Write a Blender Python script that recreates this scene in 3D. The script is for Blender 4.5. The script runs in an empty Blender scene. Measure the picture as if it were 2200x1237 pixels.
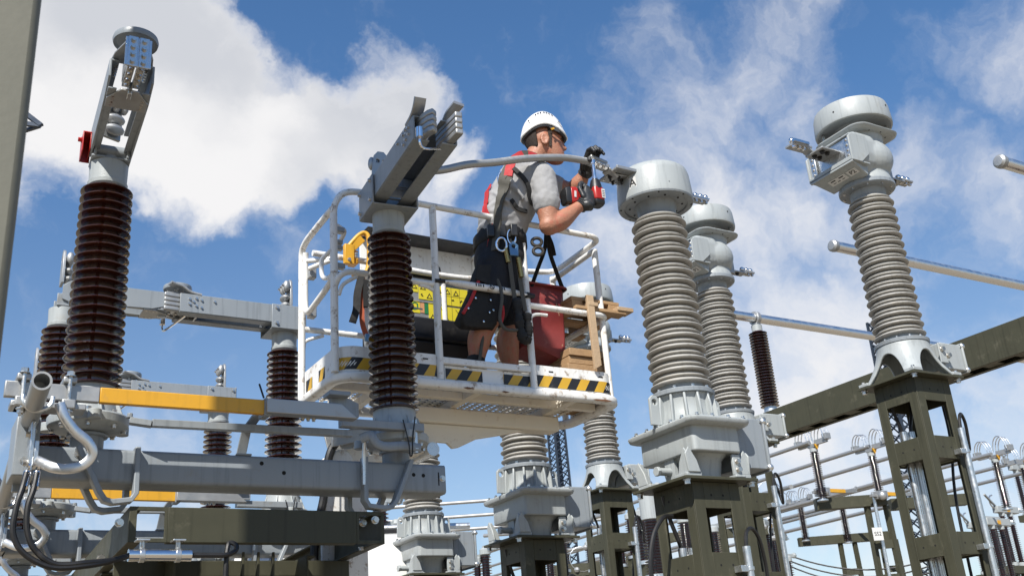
import bpy, bmesh, math, random
from math import sin, cos, pi, radians
from mathutils import Vector, Matrix, noise
random.seed(7)
scn = bpy.context.scene
COL = scn.collection
V = Vector

# ------------------------------------------------------------------ camera
YAW, PITCH, ROLL = radians(31.967), radians(21.689), radians(-4.503)
FW = V((sin(YAW) * cos(PITCH), cos(YAW) * cos(PITCH), sin(PITCH)))
_r = V((cos(YAW), -sin(YAW), 0)); _u = _r.cross(FW)
RT = cos(ROLL) * _r + sin(ROLL) * _u
UP = -sin(ROLL) * _r + cos(ROLL) * _u
cam = bpy.data.cameras.new('camera'); camo = bpy.data.objects.new('camera', cam); COL.objects.link(camo)
camo.matrix_world = Matrix(((RT.x, UP.x, -FW.x, 0), (RT.y, UP.y, -FW.y, 0), (RT.z, UP.z, -FW.z, 1.65), (0, 0, 0, 1)))
cam.sensor_width = 36; cam.lens = 36.185; cam.clip_end = 4000; cam.clip_start = .05
cam.dof.use_dof = True; cam.dof.focus_distance = 7.2; cam.dof.aperture_fstop = 7.1
scn.camera = camo

# ------------------------------------------------------------------ sun and sky
SUN_AZ, SUN_EL = radians(47), radians(45.5)          # light comes from behind the camera, a little left
sl = bpy.data.lights.new('sun', 'SUN'); sl.energy = 5.0; sl.angle = radians(.53); sl.color = (1, .95, .87)
so = bpy.data.objects.new('sun', sl); COL.objects.link(so)
sdir = V((-sin(SUN_AZ) * cos(SUN_EL), -cos(SUN_AZ) * cos(SUN_EL), sin(SUN_EL)))
so.rotation_euler = sdir.to_track_quat('Z', 'Y').to_euler(); so.location = (0, 0, 60)
scn.view_settings.view_transform = 'Standard'; scn.view_settings.look = 'None'
scn.view_settings.exposure = .5; scn.view_settings.gamma = 1; scn.view_settings.use_curve_mapping = False

def skydir(px, py):
    return (FW + RT * ((px - 1100) / 2211.3) - UP * ((py - 618.5) / 2211.3)).normalized()

W = bpy.data.worlds.new('World'); scn.world = W; W.use_nodes = True
nt = W.node_tree; nt.nodes.clear(); N = nt.nodes.new; L = nt.links.new
def mth(op, a, b=None, clamp=False):
    n = N('ShaderNodeMath'); n.operation = op; n.use_clamp = clamp
    for i, v in enumerate((a, b)):
        if v is None: continue
        if isinstance(v, (int, float)): n.inputs[i].default_value = v
        else: L(v, n.inputs[i])
    return n.outputs[0]
sky = N('ShaderNodeTexSky'); sky.sky_type = 'NISHITA'; sky.sun_disc = False
sky.sun_elevation = SUN_EL; sky.sun_rotation = math.atan2(sdir.x, sdir.y)
sky.altitude = 100; sky.air_density = 1.0; sky.dust_density = .12; sky.ozone_density = 3.2
tc = N('ShaderNodeTexCoord'); D0 = tc.outputs['Generated']
# warp the direction a little so that cloud outlines are ragged
wn = N('ShaderNodeTexNoise'); wn.inputs['Scale'].default_value = 7; wn.inputs['Detail'].default_value = 6; wn.inputs['Roughness'].default_value = .62
L(D0, wn.inputs['Vector'])
ws = N('ShaderNodeVectorMath'); ws.operation = 'SUBTRACT'; L(wn.outputs['Color'], ws.inputs[0]); ws.inputs[1].default_value = (.5, .5, .5)
wm = N('ShaderNodeVectorMath'); wm.operation = 'SCALE'; L(ws.outputs[0], wm.inputs[0]); wm.inputs['Scale'].default_value = .13
wa = N('ShaderNodeVectorMath'); wa.operation = 'ADD'; L(D0, wa.inputs[0]); L(wm.outputs[0], wa.inputs[1])
wnrm = N('ShaderNodeVectorMath'); wnrm.operation = 'NORMALIZE'; L(wa.outputs[0], wnrm.inputs[0]); DW = wnrm.outputs[0]
def blobs(lst):
    acc = None
    for (px, py, r, a) in lst:
        d = skydir(px, py); ang = r / 2211.3
        vd = N('ShaderNodeVectorMath'); vd.operation = 'DOT_PRODUCT'; L(DW, vd.inputs[0]); vd.inputs[1].default_value = d
        mr = N('ShaderNodeMapRange'); mr.interpolation_type = 'SMOOTHSTEP'; L(vd.outputs['Value'], mr.inputs['Value'])
        mr.inputs['From Min'].default_value = cos(ang); mr.inputs['From Max'].default_value = cos(ang * .25)
        mr.inputs['To Min'].default_value = 0; mr.inputs['To Max'].default_value = a
        acc = mr.outputs[0] if acc is None else mth('ADD', acc, mr.outputs[0])
    return acc
CUM = [(180, 60, 250, .75), (330, 180, 270, .8), (470, 90, 110, .4), (600, 250, 220, .7), (730, 310, 200, .6), (870, 230, 130, .5), (840, 130, 100, .42),
       (560, 390, 170, .42), (900, 380, 160, .45), (190, 300, 150, .42), (985, 340, 90, .3), (420, 370, 160, .4), (30, -60, 260, .6), (300, -140, 240, .5),
       (-300, 200, 420, .8), (-260, 900, 260, .3)]
WISP = [(1420, 230, 240, .20), (1400, 420, 240, .26), (1600, 340, 280, .22), (1660, 600, 330, .48), (1790, 800, 280, .46), (1330, 640, 230, .32), (1720, 110, 170, .24),
        (1240, 560, 160, .22), (2000, 340, 190, .17), (2080, 470, 170, .20), (1900, 400, 160, .15), (2160, 100, 150, .26), (1560, 60, 200, .10), (1850, 1000, 330, .30),
        (1640, 1060, 260, .36), (2170, 905, 120, .34), (350, 1040, 170, .34), (700, 960, 160, .10), (1400, 1160, 300, .32), (2050, 1150, 260, .30), (2120, 700, 200, .12),
        (250, 1100, 200, .26), (620, 520, 110, .14), (2500, 300, 420, .4), (2600, 900, 420, .4), (1250, 30, 120, .08), (1950, 600, 150, .1)]
nz = N('ShaderNodeTexNoise'); nz.inputs['Scale'].default_value = 10; nz.inputs['Detail'].default_value = 10; nz.inputs['Roughness'].default_value = .66; L(DW, nz.inputs['Vector'])
nf = N('ShaderNodeTexNoise'); nf.inputs['Scale'].default_value = 17; nf.inputs['Detail'].default_value = 7; nf.inputs['Roughness'].default_value = .58; nf.inputs['Distortion'].default_value = .0
# the thin clouds lie in streaks: stretch their noise along one direction of the sky
mp = N('ShaderNodeMapping'); mp.inputs['Rotation'].default_value = (0, radians(25), radians(20)); mp.inputs['Scale'].default_value = (1, 1.05, .95); L(DW, mp.inputs['Vector']); L(mp.outputs[0], nf.inputs['Vector'])
cum = blobs(CUM); wsp = mth('MULTIPLY', blobs(WISP), .78)
def mrange(v, a, b, lo=0, hi=1):
    m = N('ShaderNodeMapRange'); m.interpolation_type = 'SMOOTHSTEP'; L(v, m.inputs['Value'])
    for k, x in (('From Min', a), ('From Max', b), ('To Min', lo), ('To Max', hi)): m.inputs[k].default_value = x
    return m.outputs[0]
cdens = mth('ADD', mth('MULTIPLY', cum, .9), mth('MULTIPLY', mth('SUBTRACT', nz.outputs['Fac'], .5), 1.2))
calpha = mrange(cdens, .08, .78)
wd = mth('ADD', wsp, mth('MULTIPLY', mth('SUBTRACT', nf.outputs['Fac'], .50), 1.15))
walpha = mth('MULTIPLY', mrange(wd, .0, .95), .92)
alpha = mth('SUBTRACT', 1.0, mth('MULTIPLY', mth('SUBTRACT', 1.0, calpha), mth('SUBTRACT', 1.0, walpha)))
# cloud brightness: thick parts a little greyer where the noise says so
gn = N('ShaderNodeTexNoise'); gn.inputs['Scale'].default_value = 5; gn.inputs['Detail'].default_value = 7; L(DW, gn.inputs['Vector'])
shade = mth('MAXIMUM', mrange(mth('ADD', gn.outputs['Fac'], mth('MULTIPLY', mth('SUBTRACT', .55, cdens), .12)), .36, .60), mth('SUBTRACT', 1.0, mrange(cdens, .3, .9)))
ccol = N('ShaderNodeMix'); ccol.data_type = 'RGBA'; L(shade, ccol.inputs['Factor'])
ccol.inputs['A'].default_value = (4.5, 4.65, 5.0, 1); ccol.inputs['B'].default_value = (6.5, 6.45, 6.5, 1)
hs = N('ShaderNodeHueSaturation'); hs.inputs['Saturation'].default_value = 1.14; hs.inputs['Value'].default_value = 1.0; L(sky.outputs[0], hs.inputs['Color'])
sx = N('ShaderNodeSeparateXYZ'); L(D0, sx.inputs[0])          # haze pales the sky towards the horizon
for key, lo, hi in (('Saturation', .86, 1.16), ('Value', .78, 1.10)):
    mr = N('ShaderNodeMapRange'); L(sx.outputs['Z'], mr.inputs['Value']); mr.inputs['From Min'].default_value = .06; mr.inputs['From Max'].default_value = .5
    mr.inputs['To Min'].default_value = lo; mr.inputs['To Max'].default_value = hi; L(mr.outputs[0], hs.inputs[key])
mx = N('ShaderNodeMix'); mx.data_type = 'RGBA'; L(alpha, mx.inputs['Factor']); L(hs.outputs[0], mx.inputs['A']); L(ccol.outputs['Result'], mx.inputs['B'])
bg = N('ShaderNodeBackground'); bg.inputs['Strength'].default_value = .1; L(mx.outputs['Result'], bg.inputs['Color'])
wo = N('ShaderNodeOutputWorld'); L(bg.outputs[0], wo.inputs['Surface'])

# ------------------------------------------------------------------ materials
def material(name, color, rough=.5, metal=0., var=.12, vscale=6., bump=0., bscale=60., dirt=None, dirt_amt=.0, dscale=4., coat=0., streak=False, rvar=.1, spec=.5, runs=0, dlo=.56):
    if name not in ('white paint', 'white helmet shell', 'galvanised steel', 'aluminium', 'chrome steel', 'bolt steel'): color = tuple(x * .74 for x in color)   # measured under the exposure above
    m = bpy.data.materials.new(name); m.use_nodes = True; t = m.node_tree; b = t.nodes['Principled BSDF']
    n = t.nodes.new; l = t.links.new
    c0 = n('ShaderNodeTexCoord'); oi = n('ShaderNodeObjectInfo'); ofs = n('ShaderNodeVectorMath'); ofs.operation = 'MULTIPLY_ADD'
    ofs.inputs[1].default_value = (9, 7, 5); l(oi.outputs['Random'], ofs.inputs[0]); l(c0.outputs['Object'], ofs.inputs[2])
    class c: outputs = {'Object': ofs.outputs[0]}
    z = n('ShaderNodeTexNoise'); z.inputs['Scale'].default_value = vscale; z.inputs['Detail'].default_value = 6; z.inputs['Roughness'].default_value = .65
    if streak:
        mp = n('ShaderNodeMapping'); mp.inputs['Scale'].default_value = (1, 1, .12); l(c.outputs['Object'], mp.inputs['Vector']); l(mp.outputs[0], z.inputs['Vector'])
    else: l(c.outputs['Object'], z.inputs['Vector'])
    mx = n('ShaderNodeMix'); mx.data_type = 'RGBA'; l(z.outputs['Fac'], mx.inputs['Factor'])
    mx.inputs['A'].default_value = tuple(x * (1 - var) for x in color) + (1,); mx.inputs['B'].default_value = tuple(min(1, x * (1 + var)) for x in color) + (1,)
    out = mx.outputs['Result']
    if dirt:
        z2 = n('ShaderNodeTexNoise'); z2.inputs['Scale'].default_value = dscale; z2.inputs['Detail'].default_value = 10; z2.inputs['Roughness'].default_value = .72
        l(c.outputs['Object'], z2.inputs['Vector'])
        r = n('ShaderNodeMapRange'); r.interpolation_type = 'SMOOTHSTEP'; l(z2.outputs['Fac'], r.inputs['Value'])
        r.inputs['From Min'].default_value = dlo; r.inputs['From Max'].default_value = dlo + .14; r.inputs['To Max'].default_value = dirt_amt
        m2 = n('ShaderNodeMix'); m2.data_type = 'RGBA'; l(r.outputs[0], m2.inputs['Factor']); l(out, m2.inputs['A']); m2.inputs['B'].default_value = dirt + (1,)
        out = m2.outputs['Result']
    if runs:
        mp = n('ShaderNodeMapping'); mp.inputs['Scale'].default_value = (34, 34, 1.6); l(c.outputs['Object'], mp.inputs['Vector'])
        z3 = n('ShaderNodeTexNoise'); z3.inputs['Scale'].default_value = 1; z3.inputs['Detail'].default_value = 4; l(mp.outputs[0], z3.inputs['Vector'])
        r3 = n('ShaderNodeMapRange'); r3.interpolation_type = 'SMOOTHSTEP'; l(z3.outputs['Fac'], r3.inputs['Value']); r3.inputs['From Min'].default_value = .5; r3.inputs['From Max'].default_value = .72; r3.inputs['To Max'].default_value = runs
        m3 = n('ShaderNodeMix'); m3.data_type = 'RGBA'; l(r3.outputs[0], m3.inputs['Factor']); l(out, m3.inputs['A']); m3.inputs['B'].default_value = tuple(x * .45 for x in color) + (1,)
        out = m3.outputs['Result']
    l(out, b.inputs['Base Color'])
    rr = n('ShaderNodeMapRange'); l(z.outputs['Fac'], rr.inputs['Value']); rr.inputs['From Min'].default_value = .3; rr.inputs['From Max'].default_value = .7
    rr.inputs['To Min'].default_value = max(.02, rough - rvar); rr.inputs['To Max'].default_value = min(1, rough + rvar); l(rr.outputs[0], b.inputs['Roughness'])
    b.inputs['Metallic'].default_value = metal; b.inputs['Specular IOR Level'].default_value = spec
    if coat: b.inputs['Coat Weight'].default_value = coat; b.inputs['Coat Roughness'].default_value = .06
    if bump:
        bz = n('ShaderNodeTexNoise'); bz.inputs['Scale'].default_value = bscale; bz.inputs['Detail'].default_value = 5; l(c.outputs['Object'], bz.inputs['Vector'])
        bp = n('ShaderNodeBump'); bp.inputs['Strength'].default_value = bump; bp.inputs['Distance'].default_value = .01; l(bz.outputs['Fac'], bp.inputs['Height']); l(bp.outputs[0], b.inputs['Normal'])
    return m
MT = dict(
    grey=material('grey paint', (.315, .35, .38), .42, var=.06, vscale=5, bump=.05, bscale=160, dirt=(.22, .20, .165), dirt_amt=.5, dscale=7, runs=.35),
    cast=material('light grey cast paint', (.45, .485, .49), .45, var=.05, vscale=6, bump=.10, bscale=120, dirt=(.27, .26, .23), dirt_amt=.45, dscale=6, runs=.3),
    porc=material('brown glazed porcelain', (.046, .0135, .0085), .09, var=.35, vscale=9, coat=.6, rvar=.07, dirt=(.09, .05, .035), dirt_amt=.5, dscale=9, runs=.4),
    shed=material('grey silicone', (.48, .468, .435), .5, var=.09, vscale=7, dirt=(.36, .32, .25), dirt_amt=.55, dscale=7, runs=.35),
    olive=material('olive painted steel', (.074, .073, .048), .5, spec=.25, var=.16, vscale=7, bump=.06, bscale=180, dirt=(.15, .14, .10), dirt_amt=.4, dscale=5, runs=.35),
    alu=material('aluminium', (.74, .75, .76), .36, 1., var=.08, vscale=12, rvar=.12, dirt=(.5, .48, .44), dirt_amt=.3),
    alud=material('dull aluminium', (.52, .53, .53), .5, .7, var=.14, vscale=14, bump=.05, bscale=120, dirt=(.33, .29, .23), dirt_amt=.4, dscale=8),
    zinc=material('galvanised steel', (.60, .62, .63), .34, .9, var=.16, vscale=22, rvar=.14),
    bolt=material('bolt steel', (.62, .60, .56), .3, .95, var=.2, vscale=40),
    dark=material('dark oxidised steel', (.06, .055, .05), .5, .6, var=.3, vscale=30),
    hole=material('dark opening', (.008, .008, .008), .9, var=.1),
    yellow=material('yellow paint', (.83, .43, .028), .4, var=.06, vscale=5, bump=.04, dirt=(.42, .24, .07), dirt_amt=.6, dscale=9, runs=.25),
    tapey=material('yellow tape', (.74, .44, .04), .45, var=.12, vscale=9, dirt=(.3, .24, .12), dirt_amt=.5, dscale=12),
    tapek=material('black tape', (.022, .022, .024), .45, var=.2, vscale=9, dirt=(.12, .11, .1), dirt_amt=.4, dscale=12),
    white=material('white paint', (.74, .735, .71), .4, var=.07, vscale=6, bump=.06, bscale=90, dirt=(.24, .16, .09), dirt_amt=.85, dscale=15, runs=.2, dlo=.535),
    under=material('weathered cream paint', (.98, .92, .80), .5, var=.08, vscale=7, bump=.06, dirt=(.32, .17, .08), dirt_amt=.6, dscale=9),
    rust=material('rusty chipped paint', (.19, .085, .04), .7, var=.5, vscale=22, bump=.3, bscale=60),
    red=material('red paint', (.52, .02, .012), .35, var=.1, vscale=8),
    rubber=material('black rubber', (.012, .012, .013), .5, var=.3, vscale=16, dirt=(.06, .055, .05), dirt_amt=.4, dscale=14),
    plastic=material('black plastic', (.018, .018, .02), .42, var=.2, vscale=12, dirt=(.08, .075, .07), dirt_amt=.4, dscale=10),
    wood=material('raw wood', (.46, .29, .15), .75, var=.28, vscale=9, bump=.25, bscale=60, streak=False, dirt=(.22, .13, .07), dirt_amt=.5, dscale=7),
    wood2=material('pale wood', (.56, .40, .25), .75, var=.22, vscale=8, bump=.25, bscale=60, dirt=(.33, .22, .14), dirt_amt=.5, dscale=9),
    bag=material('worn red canvas', (.25, .032, .03), .6, var=.25, vscale=7, bump=.25, bscale=14, dirt=(.36, .15, .13), dirt_amt=.55, dscale=5),
    skin=material('skin', (.47, .215, .13), .52, var=.2, vscale=22, bump=.35, bscale=90, dirt=(.42, .10, .06), dirt_amt=.6, dscale=16, dlo=.5),
    shirt=material('grey cotton', (.40, .40, .405), .9, var=.14, vscale=30, bump=.5, bscale=16),
    shorts=material('navy work cotton', (.014, .016, .022), .85, var=.3, vscale=14, bump=.35, bscale=24),
    strap=material('grey webbing', (.10, .095, .08), .8, var=.25, vscale=40, bump=.2, bscale=90),
    blackc=material('black cloth', (.016, .016, .016), .8, var=.35, vscale=12, bump=.4, bscale=22, dirt=(.07, .06, .055), dirt_amt=.5, dscale=8),
    redc=material('red webbing', (.55, .03, .035), .7, var=.15, vscale=30, bump=.2, bscale=90),
    glove=material('black glove rubber', (.03, .032, .034), .5, var=.3, vscale=20, bump=.25, bscale=60, dirt=(.12, .12, .12), dirt_amt=.4, dscale=20),
    helmet=material('white helmet shell', (.80, .80, .79), .25, var=.02, vscale=8, coat=.3),
    hair=material('short dark hair', (.035, .022, .015), .8, var=.4, vscale=60, bump=.6, bscale=200),
    tool=material('red tool plastic', (.48, .022, .015), .38, var=.12, vscale=14),
    brass=material('brass', (.55, .38, .14), .3, .9, var=.2, vscale=30),
    steel=material('chrome steel', (.75, .75, .76), .16, 1., var=.08, vscale=20, rvar=.06),
    bluel=material('blue anodised', (.14, .28, .46), .35, .5, var=.15, vscale=20),
    orange=material('orange strap', (.45, .09, .03), .7, var=.2, vscale=20),
    label=material('yellow label', (.78, .66, .04), .45, var=.06, vscale=8, dirt=(.45, .38, .1), dirt_amt=.3, dscale=9),
    labelw=material('white label', (.78, .78, .76), .45, var=.05),
    ink=material('black print', (.012, .012, .012), .6, var=.1),
    green=material('green print', (.03, .22, .08), .5, var=.1),
    peach=material('orange print', (.70, .35, .16), .5, var=.1),
    conc=material('grey painted column steel', (.20, .195, .15), .5, var=.08, vscale=3, bump=.06, bscale=50, dirt=(.14, .135, .10), dirt_amt=.3, dscale=2),
    gravel=material('gravel', (.34, .275, .19), .95, var=.35, vscale=3, bump=.6, bscale=9),
    truckw=material('white truck paint', (.78, .78, .76), .25, var=.03, coat=.4),
    glass=material('dark window', (.02, .025, .03), .08, var=.1),
    mast=material('dark mast steel', (.045, .06, .085), .5, .3, var=.2, vscale=3),
)

# ------------------------------------------------------------------ mesh helpers
def frame(d, up=V((0, 0, 1))):
    d = V(d).normalized()
    if abs(d.dot(up)) > .98: up = V((0, 1, 0))
    x = up.cross(d).normalized(); y = d.cross(x).normalized()
    return x, y, d
class M:
    def __init__(s, mats='grey'):
        s.bm = bmesh.new(); s.mats = [mats] if isinstance(mats, str) else list(mats); s.mi = 0; s.xf = Matrix.Identity(4)
    def use(s, name):
        if name not in s.mats: s.mats.append(name)
        s.mi = s.mats.index(name); return s
    def v(s, p): return s.bm.verts.new(s.xf @ V(p))
    def f(s, vs):
        try: fc = s.bm.faces.new(vs); fc.material_index = s.mi; return fc
        except ValueError: return None
    def hexa(s, P):                     # 8 corners: bottom 4 ccw, top 4 ccw
        v = [s.v(p) for p in P]
        for q in ((3, 2, 1, 0), (4, 5, 6, 7), (0, 1, 5, 4), (1, 2, 6, 5), (2, 3, 7, 6), (3, 0, 4, 7)): s.f([v[i] for i in q])
        return s
    def box(s, c, size, rot=None):
        c = V(c); h = V(size) * .5
        P = [V((x * h.x, y * h.y, z * h.z)) for z in (-1, 1) for x, y in ((-1, -1), (1, -1), (1, 1), (-1, 1))]
        if rot: P = [rot @ p for p in P]
        return s.hexa([c + p for p in P])
    def bx(s, x0, x1, y0, y1, z0, z1): return s.box(((x0 + x1) / 2, (y0 + y1) / 2, (z0 + z1) / 2), (abs(x1 - x0), abs(y1 - y0), abs(z1 - z0)))
    def bar(s, p0, p1, w, h, up=(0, 0, 1)):
        p0, p1 = V(p0), V(p1); x, y, d = frame(p1 - p0, V(up)); x = x * w / 2; y = y * h / 2
        return s.hexa([p0 - x - y, p0 + x - y, p0 + x + y, p0 - x + y, p1 - x - y, p1 + x - y, p1 + x + y, p1 - x + y])
    def rings(s, R, cap0=True, cap1=True, closed=False):
        vs = [[s.v(p) for p in r] for r in R]; n = len(vs[0]); k = len(vs)
        for i in range(k if closed else k - 1):
            a, b = vs[i], vs[(i + 1) % k]
            for j in range(n): s.f([a[j], a[(j + 1) % n], b[(j + 1) % n], b[j]])
        if not closed:
            if cap0: s.f(list(reversed(vs[0])))
            if cap1: s.f(vs[-1])
        return s
    def cyl(s, p0, p1, r0, r1=None, n=16, cap=True):
        r1 = r0 if r1 is None else r1; p0, p1 = V(p0), V(p1); x, y, d = frame(p1 - p0)
        R = [[p + r * (cos(2 * pi * j / n) * x + sin(2 * pi * j / n) * y) for j in range(n)] for p, r in ((p0, r0), (p1, r1))]
        return s.rings(R, cap, cap)
    def lathe(s, prof, o=(0, 0, 0), n=32, axis=None, cap=True):
        o = V(o); x, y, d = (V((1, 0, 0)), V((0, 1, 0)), V((0, 0, 1))) if axis is None else frame(axis)
        R = [[o + d * z + max(r, .0005) * (cos(2 * pi * j / n) * x + sin(2 * pi * j / n) * y) for j in range(n)] for r, z in prof]
        return s.rings(R, cap, cap)
    def path(s, pts, prof, closed=False, up=None, caps=True, scales=None):   # sweep a 2-D outline along points
        P = [V(p) for p in pts]; k = len(P); T = []
        for i in range(k):
            a = P[i - 1] if (i > 0 or closed) else P[i]; b = P[(i + 1) % k] if (i < k - 1 or closed) else P[i]
            T.append((b - a).normalized())
        if up is not None:
            F = [frame(t, V(up)) for t in T]
        else:
            x, y, d = frame(T[0]); F = [(x, y, d)]
            for i in range(1, k):
                q = T[i - 1].rotation_difference(T[i]); x = q @ x; y = q @ y; F.append((x, y, T[i]))
        R = []
        for i in range(k):
            sc = scales[i] if scales else 1
            R.append([P[i] + F[i][0] * (a * sc) + F[i][1] * (b * sc) for a, b in prof])
        return s.rings(R, caps, caps, closed)
    def tube(s, pts, r, n=8, closed=False, scales=None):
        return s.path(pts, [(r * cos(2 * pi * j / n), r * sin(2 * pi * j / n)) for j in range(n)], closed, None, True, scales)
    def strip(s, pts, w, t, up):        # flat strip, w along up, t thick
        return s.path(pts, [(-t / 2, -w / 2), (t / 2, -w / 2), (t / 2, w / 2), (-t / 2, w / 2)], False, up)
    def prism(s, outer, holes, o, ex, ey, depth):   # outline (with holes) in the plane o+ex,ey pushed along ex x ey
        o, ex, ey = V(o), V(ex), V(ey); nz = ex.cross(ey).normalized() * depth
        b2 = bmesh.new(); loops = []
        for lp in [outer] + list(holes):
            vs = [b2.verts.new(o + ex * a + ey * b) for a, b in lp]; loops.append(vs)
            for i in range(len(vs)): b2.edges.new((vs[i], vs[(i + 1) % len(vs)]))
        bmesh.ops.triangle_fill(b2, use_beauty=True, use_dissolve=False, edges=b2.edges[:], normal=nz.normalized())
        m0, m1 = {}, {}
        for lp in loops:
            for q in lp: m0[q] = s.v(q.co); m1[q] = s.v(q.co + nz)
        for fc in b2.faces:
            s.f([m1[q] for q in fc.verts]); s.f([m0[q] for q in reversed(fc.verts)])
        for lp in loops:
            for i in range(len(lp)):
                a, b = lp[i], lp[(i + 1) % len(lp)]; s.f([m0[a], m0[b], m1[b], m1[a]])
        b2.free(); return s
    def bolt(s, p, d, r=.012, h=.012, washer=True):
        p, d = V(p), V(d).normalized()
        if washer: s.cyl(p, p + d * h * .25, r * 1.35, n=10)
        s.cyl(p + d * h * .25, p + d * h * 1.2, r, n=6); return s
    def ball(s, c, r, n=12, sc=(1, 1, 1)):
        c = V(c); R = []
        for i in range(n // 2 + 1):
            a = pi * i / (n // 2); rr = max(sin(a), .01)
            R.append([c + V((r * sc[0] * rr * cos(2 * pi * j / n), r * sc[1] * rr * sin(2 * pi * j / n), -r * sc[2] * cos(a))) for j in range(n)])
        return s.rings(R)
    SMALL = ('bolt', 'hole', 'nut', 'screw', 'print', 'pictogram', 'ring', 'label', 'rust', 'clip', 'clamp', 'strand')
    def pieces(s):                      # loose islands that lie far apart, as lists of vertex indices
        bm = s.bm; bm.verts.index_update(); seen = [-1] * len(bm.verts); isl = []
        for v0 in bm.verts:
            if seen[v0.index] >= 0: continue
            k = len(isl); st = [v0]; seen[v0.index] = k; lst = []
            while st:
                v = st.pop(); lst.append(v)
                for e in v.link_edges:
                    w = e.other_vert(v)
                    if seen[w.index] < 0: seen[w.index] = k; st.append(w)
            isl.append(lst)
        if len(isl) < 2 or len(isl) > 300: return [None]
        box = []
        for l in isl:
            lo = [min(v.co[i] for v in l) for i in range(3)]; hi = [max(v.co[i] for v in l) for i in range(3)]; box.append((lo, hi, max(h - q for h, q in zip(hi, lo))))
        grp = list(range(len(isl)))
        def root(a):
            while grp[a] != a: a = grp[a]
            return a
        for a in range(len(isl)):
            for b in range(a):
                g = sum(max(0, box[a][0][i] - box[b][1][i], box[b][0][i] - box[a][1][i]) ** 2 for i in range(3)) ** .5
                if g <= max(.02, .5 * max(box[a][2], box[b][2])): grp[root(a)] = root(b)
        out = {}
        for a, l in enumerate(isl): out.setdefault(root(a), []).extend(v.index for v in l)
        return [set(x) for x in out.values()]
    def build(s, name, parent=None, bevel=0., ang=35, seg=2, loc=None, solid=0, remesh=0, smooth=0):
        bm = s.bm
        P = s.pieces() if not remesh else [None]
        small = any(w in name.split('_') for w in s.SMALL)
        if len(P) > 1 and not small:
            first = None
            for keep in P:
                b2 = bm.copy(); b2.verts.index_update()
                bmesh.ops.delete(b2, geom=[v for v in b2.verts if v.index not in keep], context='VERTS')
                q = M(s.mats); q.bm.free(); q.bm = b2
                o = q._build(name, parent, bevel, ang, seg, loc, solid, remesh, smooth); first = first or o
            bm.free(); return first
        o = s._build(name, parent, bevel, ang, seg, loc, solid, remesh, smooth)
        if len(P) > 1: o['kind'] = 'stuff'
        return o
    def _build(s, name, parent, bevel, ang, seg, loc, solid, remesh, smooth):
        bm = s.bm
        bmesh.ops.recalc_face_normals(bm, faces=bm.faces[:])
        for e in bm.edges:
            e.smooth = not (len(e.link_faces) == 2 and e.calc_face_angle(0) > radians(ang))
        for f in bm.faces: f.smooth = True
        me = bpy.data.meshes.new(name); bm.to_mesh(me); bm.free()
        for k in s.mats: me.materials.append(MT[k])
        o = bpy.data.objects.new(name, me); COL.objects.link(o)
        if parent: o.parent = parent
        if loc is not None: o.location = loc
        if remesh:
            m = o.modifiers.new('remesh', 'REMESH'); m.mode = 'VOXEL'; m.voxel_size = remesh; m.use_smooth_shade = True
            if smooth: q = o.modifiers.new('smooth', 'SMOOTH'); q.iterations = smooth; q.factor = .5
        if solid: m = o.modifiers.new('solid', 'SOLIDIFY'); m.thickness = solid; m.offset = 0
        if bevel: m = o.modifiers.new('bevel', 'BEVEL'); m.width = bevel; m.segments = seg; m.limit_method = 'ANGLE'; m.angle_limit = radians(40); m.harden_normals = False
        return o
def tag(o, label, cat, group=None, kind=None):
    if label: o['label'] = label
    if cat: o['category'] = cat
    if group: o['group'] = group
    if kind: o['kind'] = kind
    return o
def thing(name, label, cat, loc=(0, 0, 0), rz=0, group=None):
    o = bpy.data.objects.new(name, None); COL.objects.link(o); o.location = loc; o.rotation_euler = (0, 0, rz)
    o.empty_display_size = .2
    return tag(o, label, cat, group)
KIDS = {}
def copy_tree(o, parent=None):
    c = o.copy(); COL.objects.link(c)
    if parent: c.parent = parent
    for ch in list(o.children): copy_tree(ch, c)
    return c
def dup(o, loc, rz=None, label=None):
    c = copy_tree(o); c.location = loc
    if rz is not None: c.rotation_euler = (0, 0, rz)
    if label: c['label'] = label
    return c
def arc(c, r, a0, a1, n, ex=(1, 0, 0), ey=(0, 1, 0)):
    c, ex, ey = V(c), V(ex), V(ey)
    return [c + ex * (r * cos(a0 + (a1 - a0) * i / n)) + ey * (r * sin(a0 + (a1 - a0) * i / n)) for i in range(n + 1)]
def spline(pts, k=8, closed=False):     # Catmull-Rom through the points
    P = [V(p) for p in pts]; n = len(P); out = []
    for i in range(n if closed else n - 1):
        p1, p2 = P[i], P[(i + 1) % n]
        p0 = P[i - 1] if (i or closed) else p1 * 2 - p2
        p3 = P[(i + 2) % n] if (i + 2 < n or closed) else p2 * 2 - p1
        for j in range(k):
            t = j / k
            out.append(.5 * ((2 * p1) + (p2 - p0) * t + (2 * p0 - 5 * p1 + 4 * p2 - p3) * t * t + (3 * p1 - p0 - 3 * p2 + p3) * t ** 3))
    if not closed: out.append(P[-1])
    return out
def rrect(w, h, r, n=4):
    out = []
    for cx, cy, a in ((w / 2 - r, h / 2 - r, 0), (-w / 2 + r, h / 2 - r, pi / 2), (-w / 2 + r, -h / 2 + r, pi), (w / 2 - r, -h / 2 + r, 1.5 * pi)):
        out += [(cx + r * cos(a + pi / 2 * i / n), cy + r * sin(a + pi / 2 * i / n)) for i in range(n + 1)]
    return out
def circ(cx, cy, r, n=10): return [(cx + r * cos(2 * pi * i / n), cy + r * sin(2 * pi * i / n)) for i in range(n)]
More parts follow.
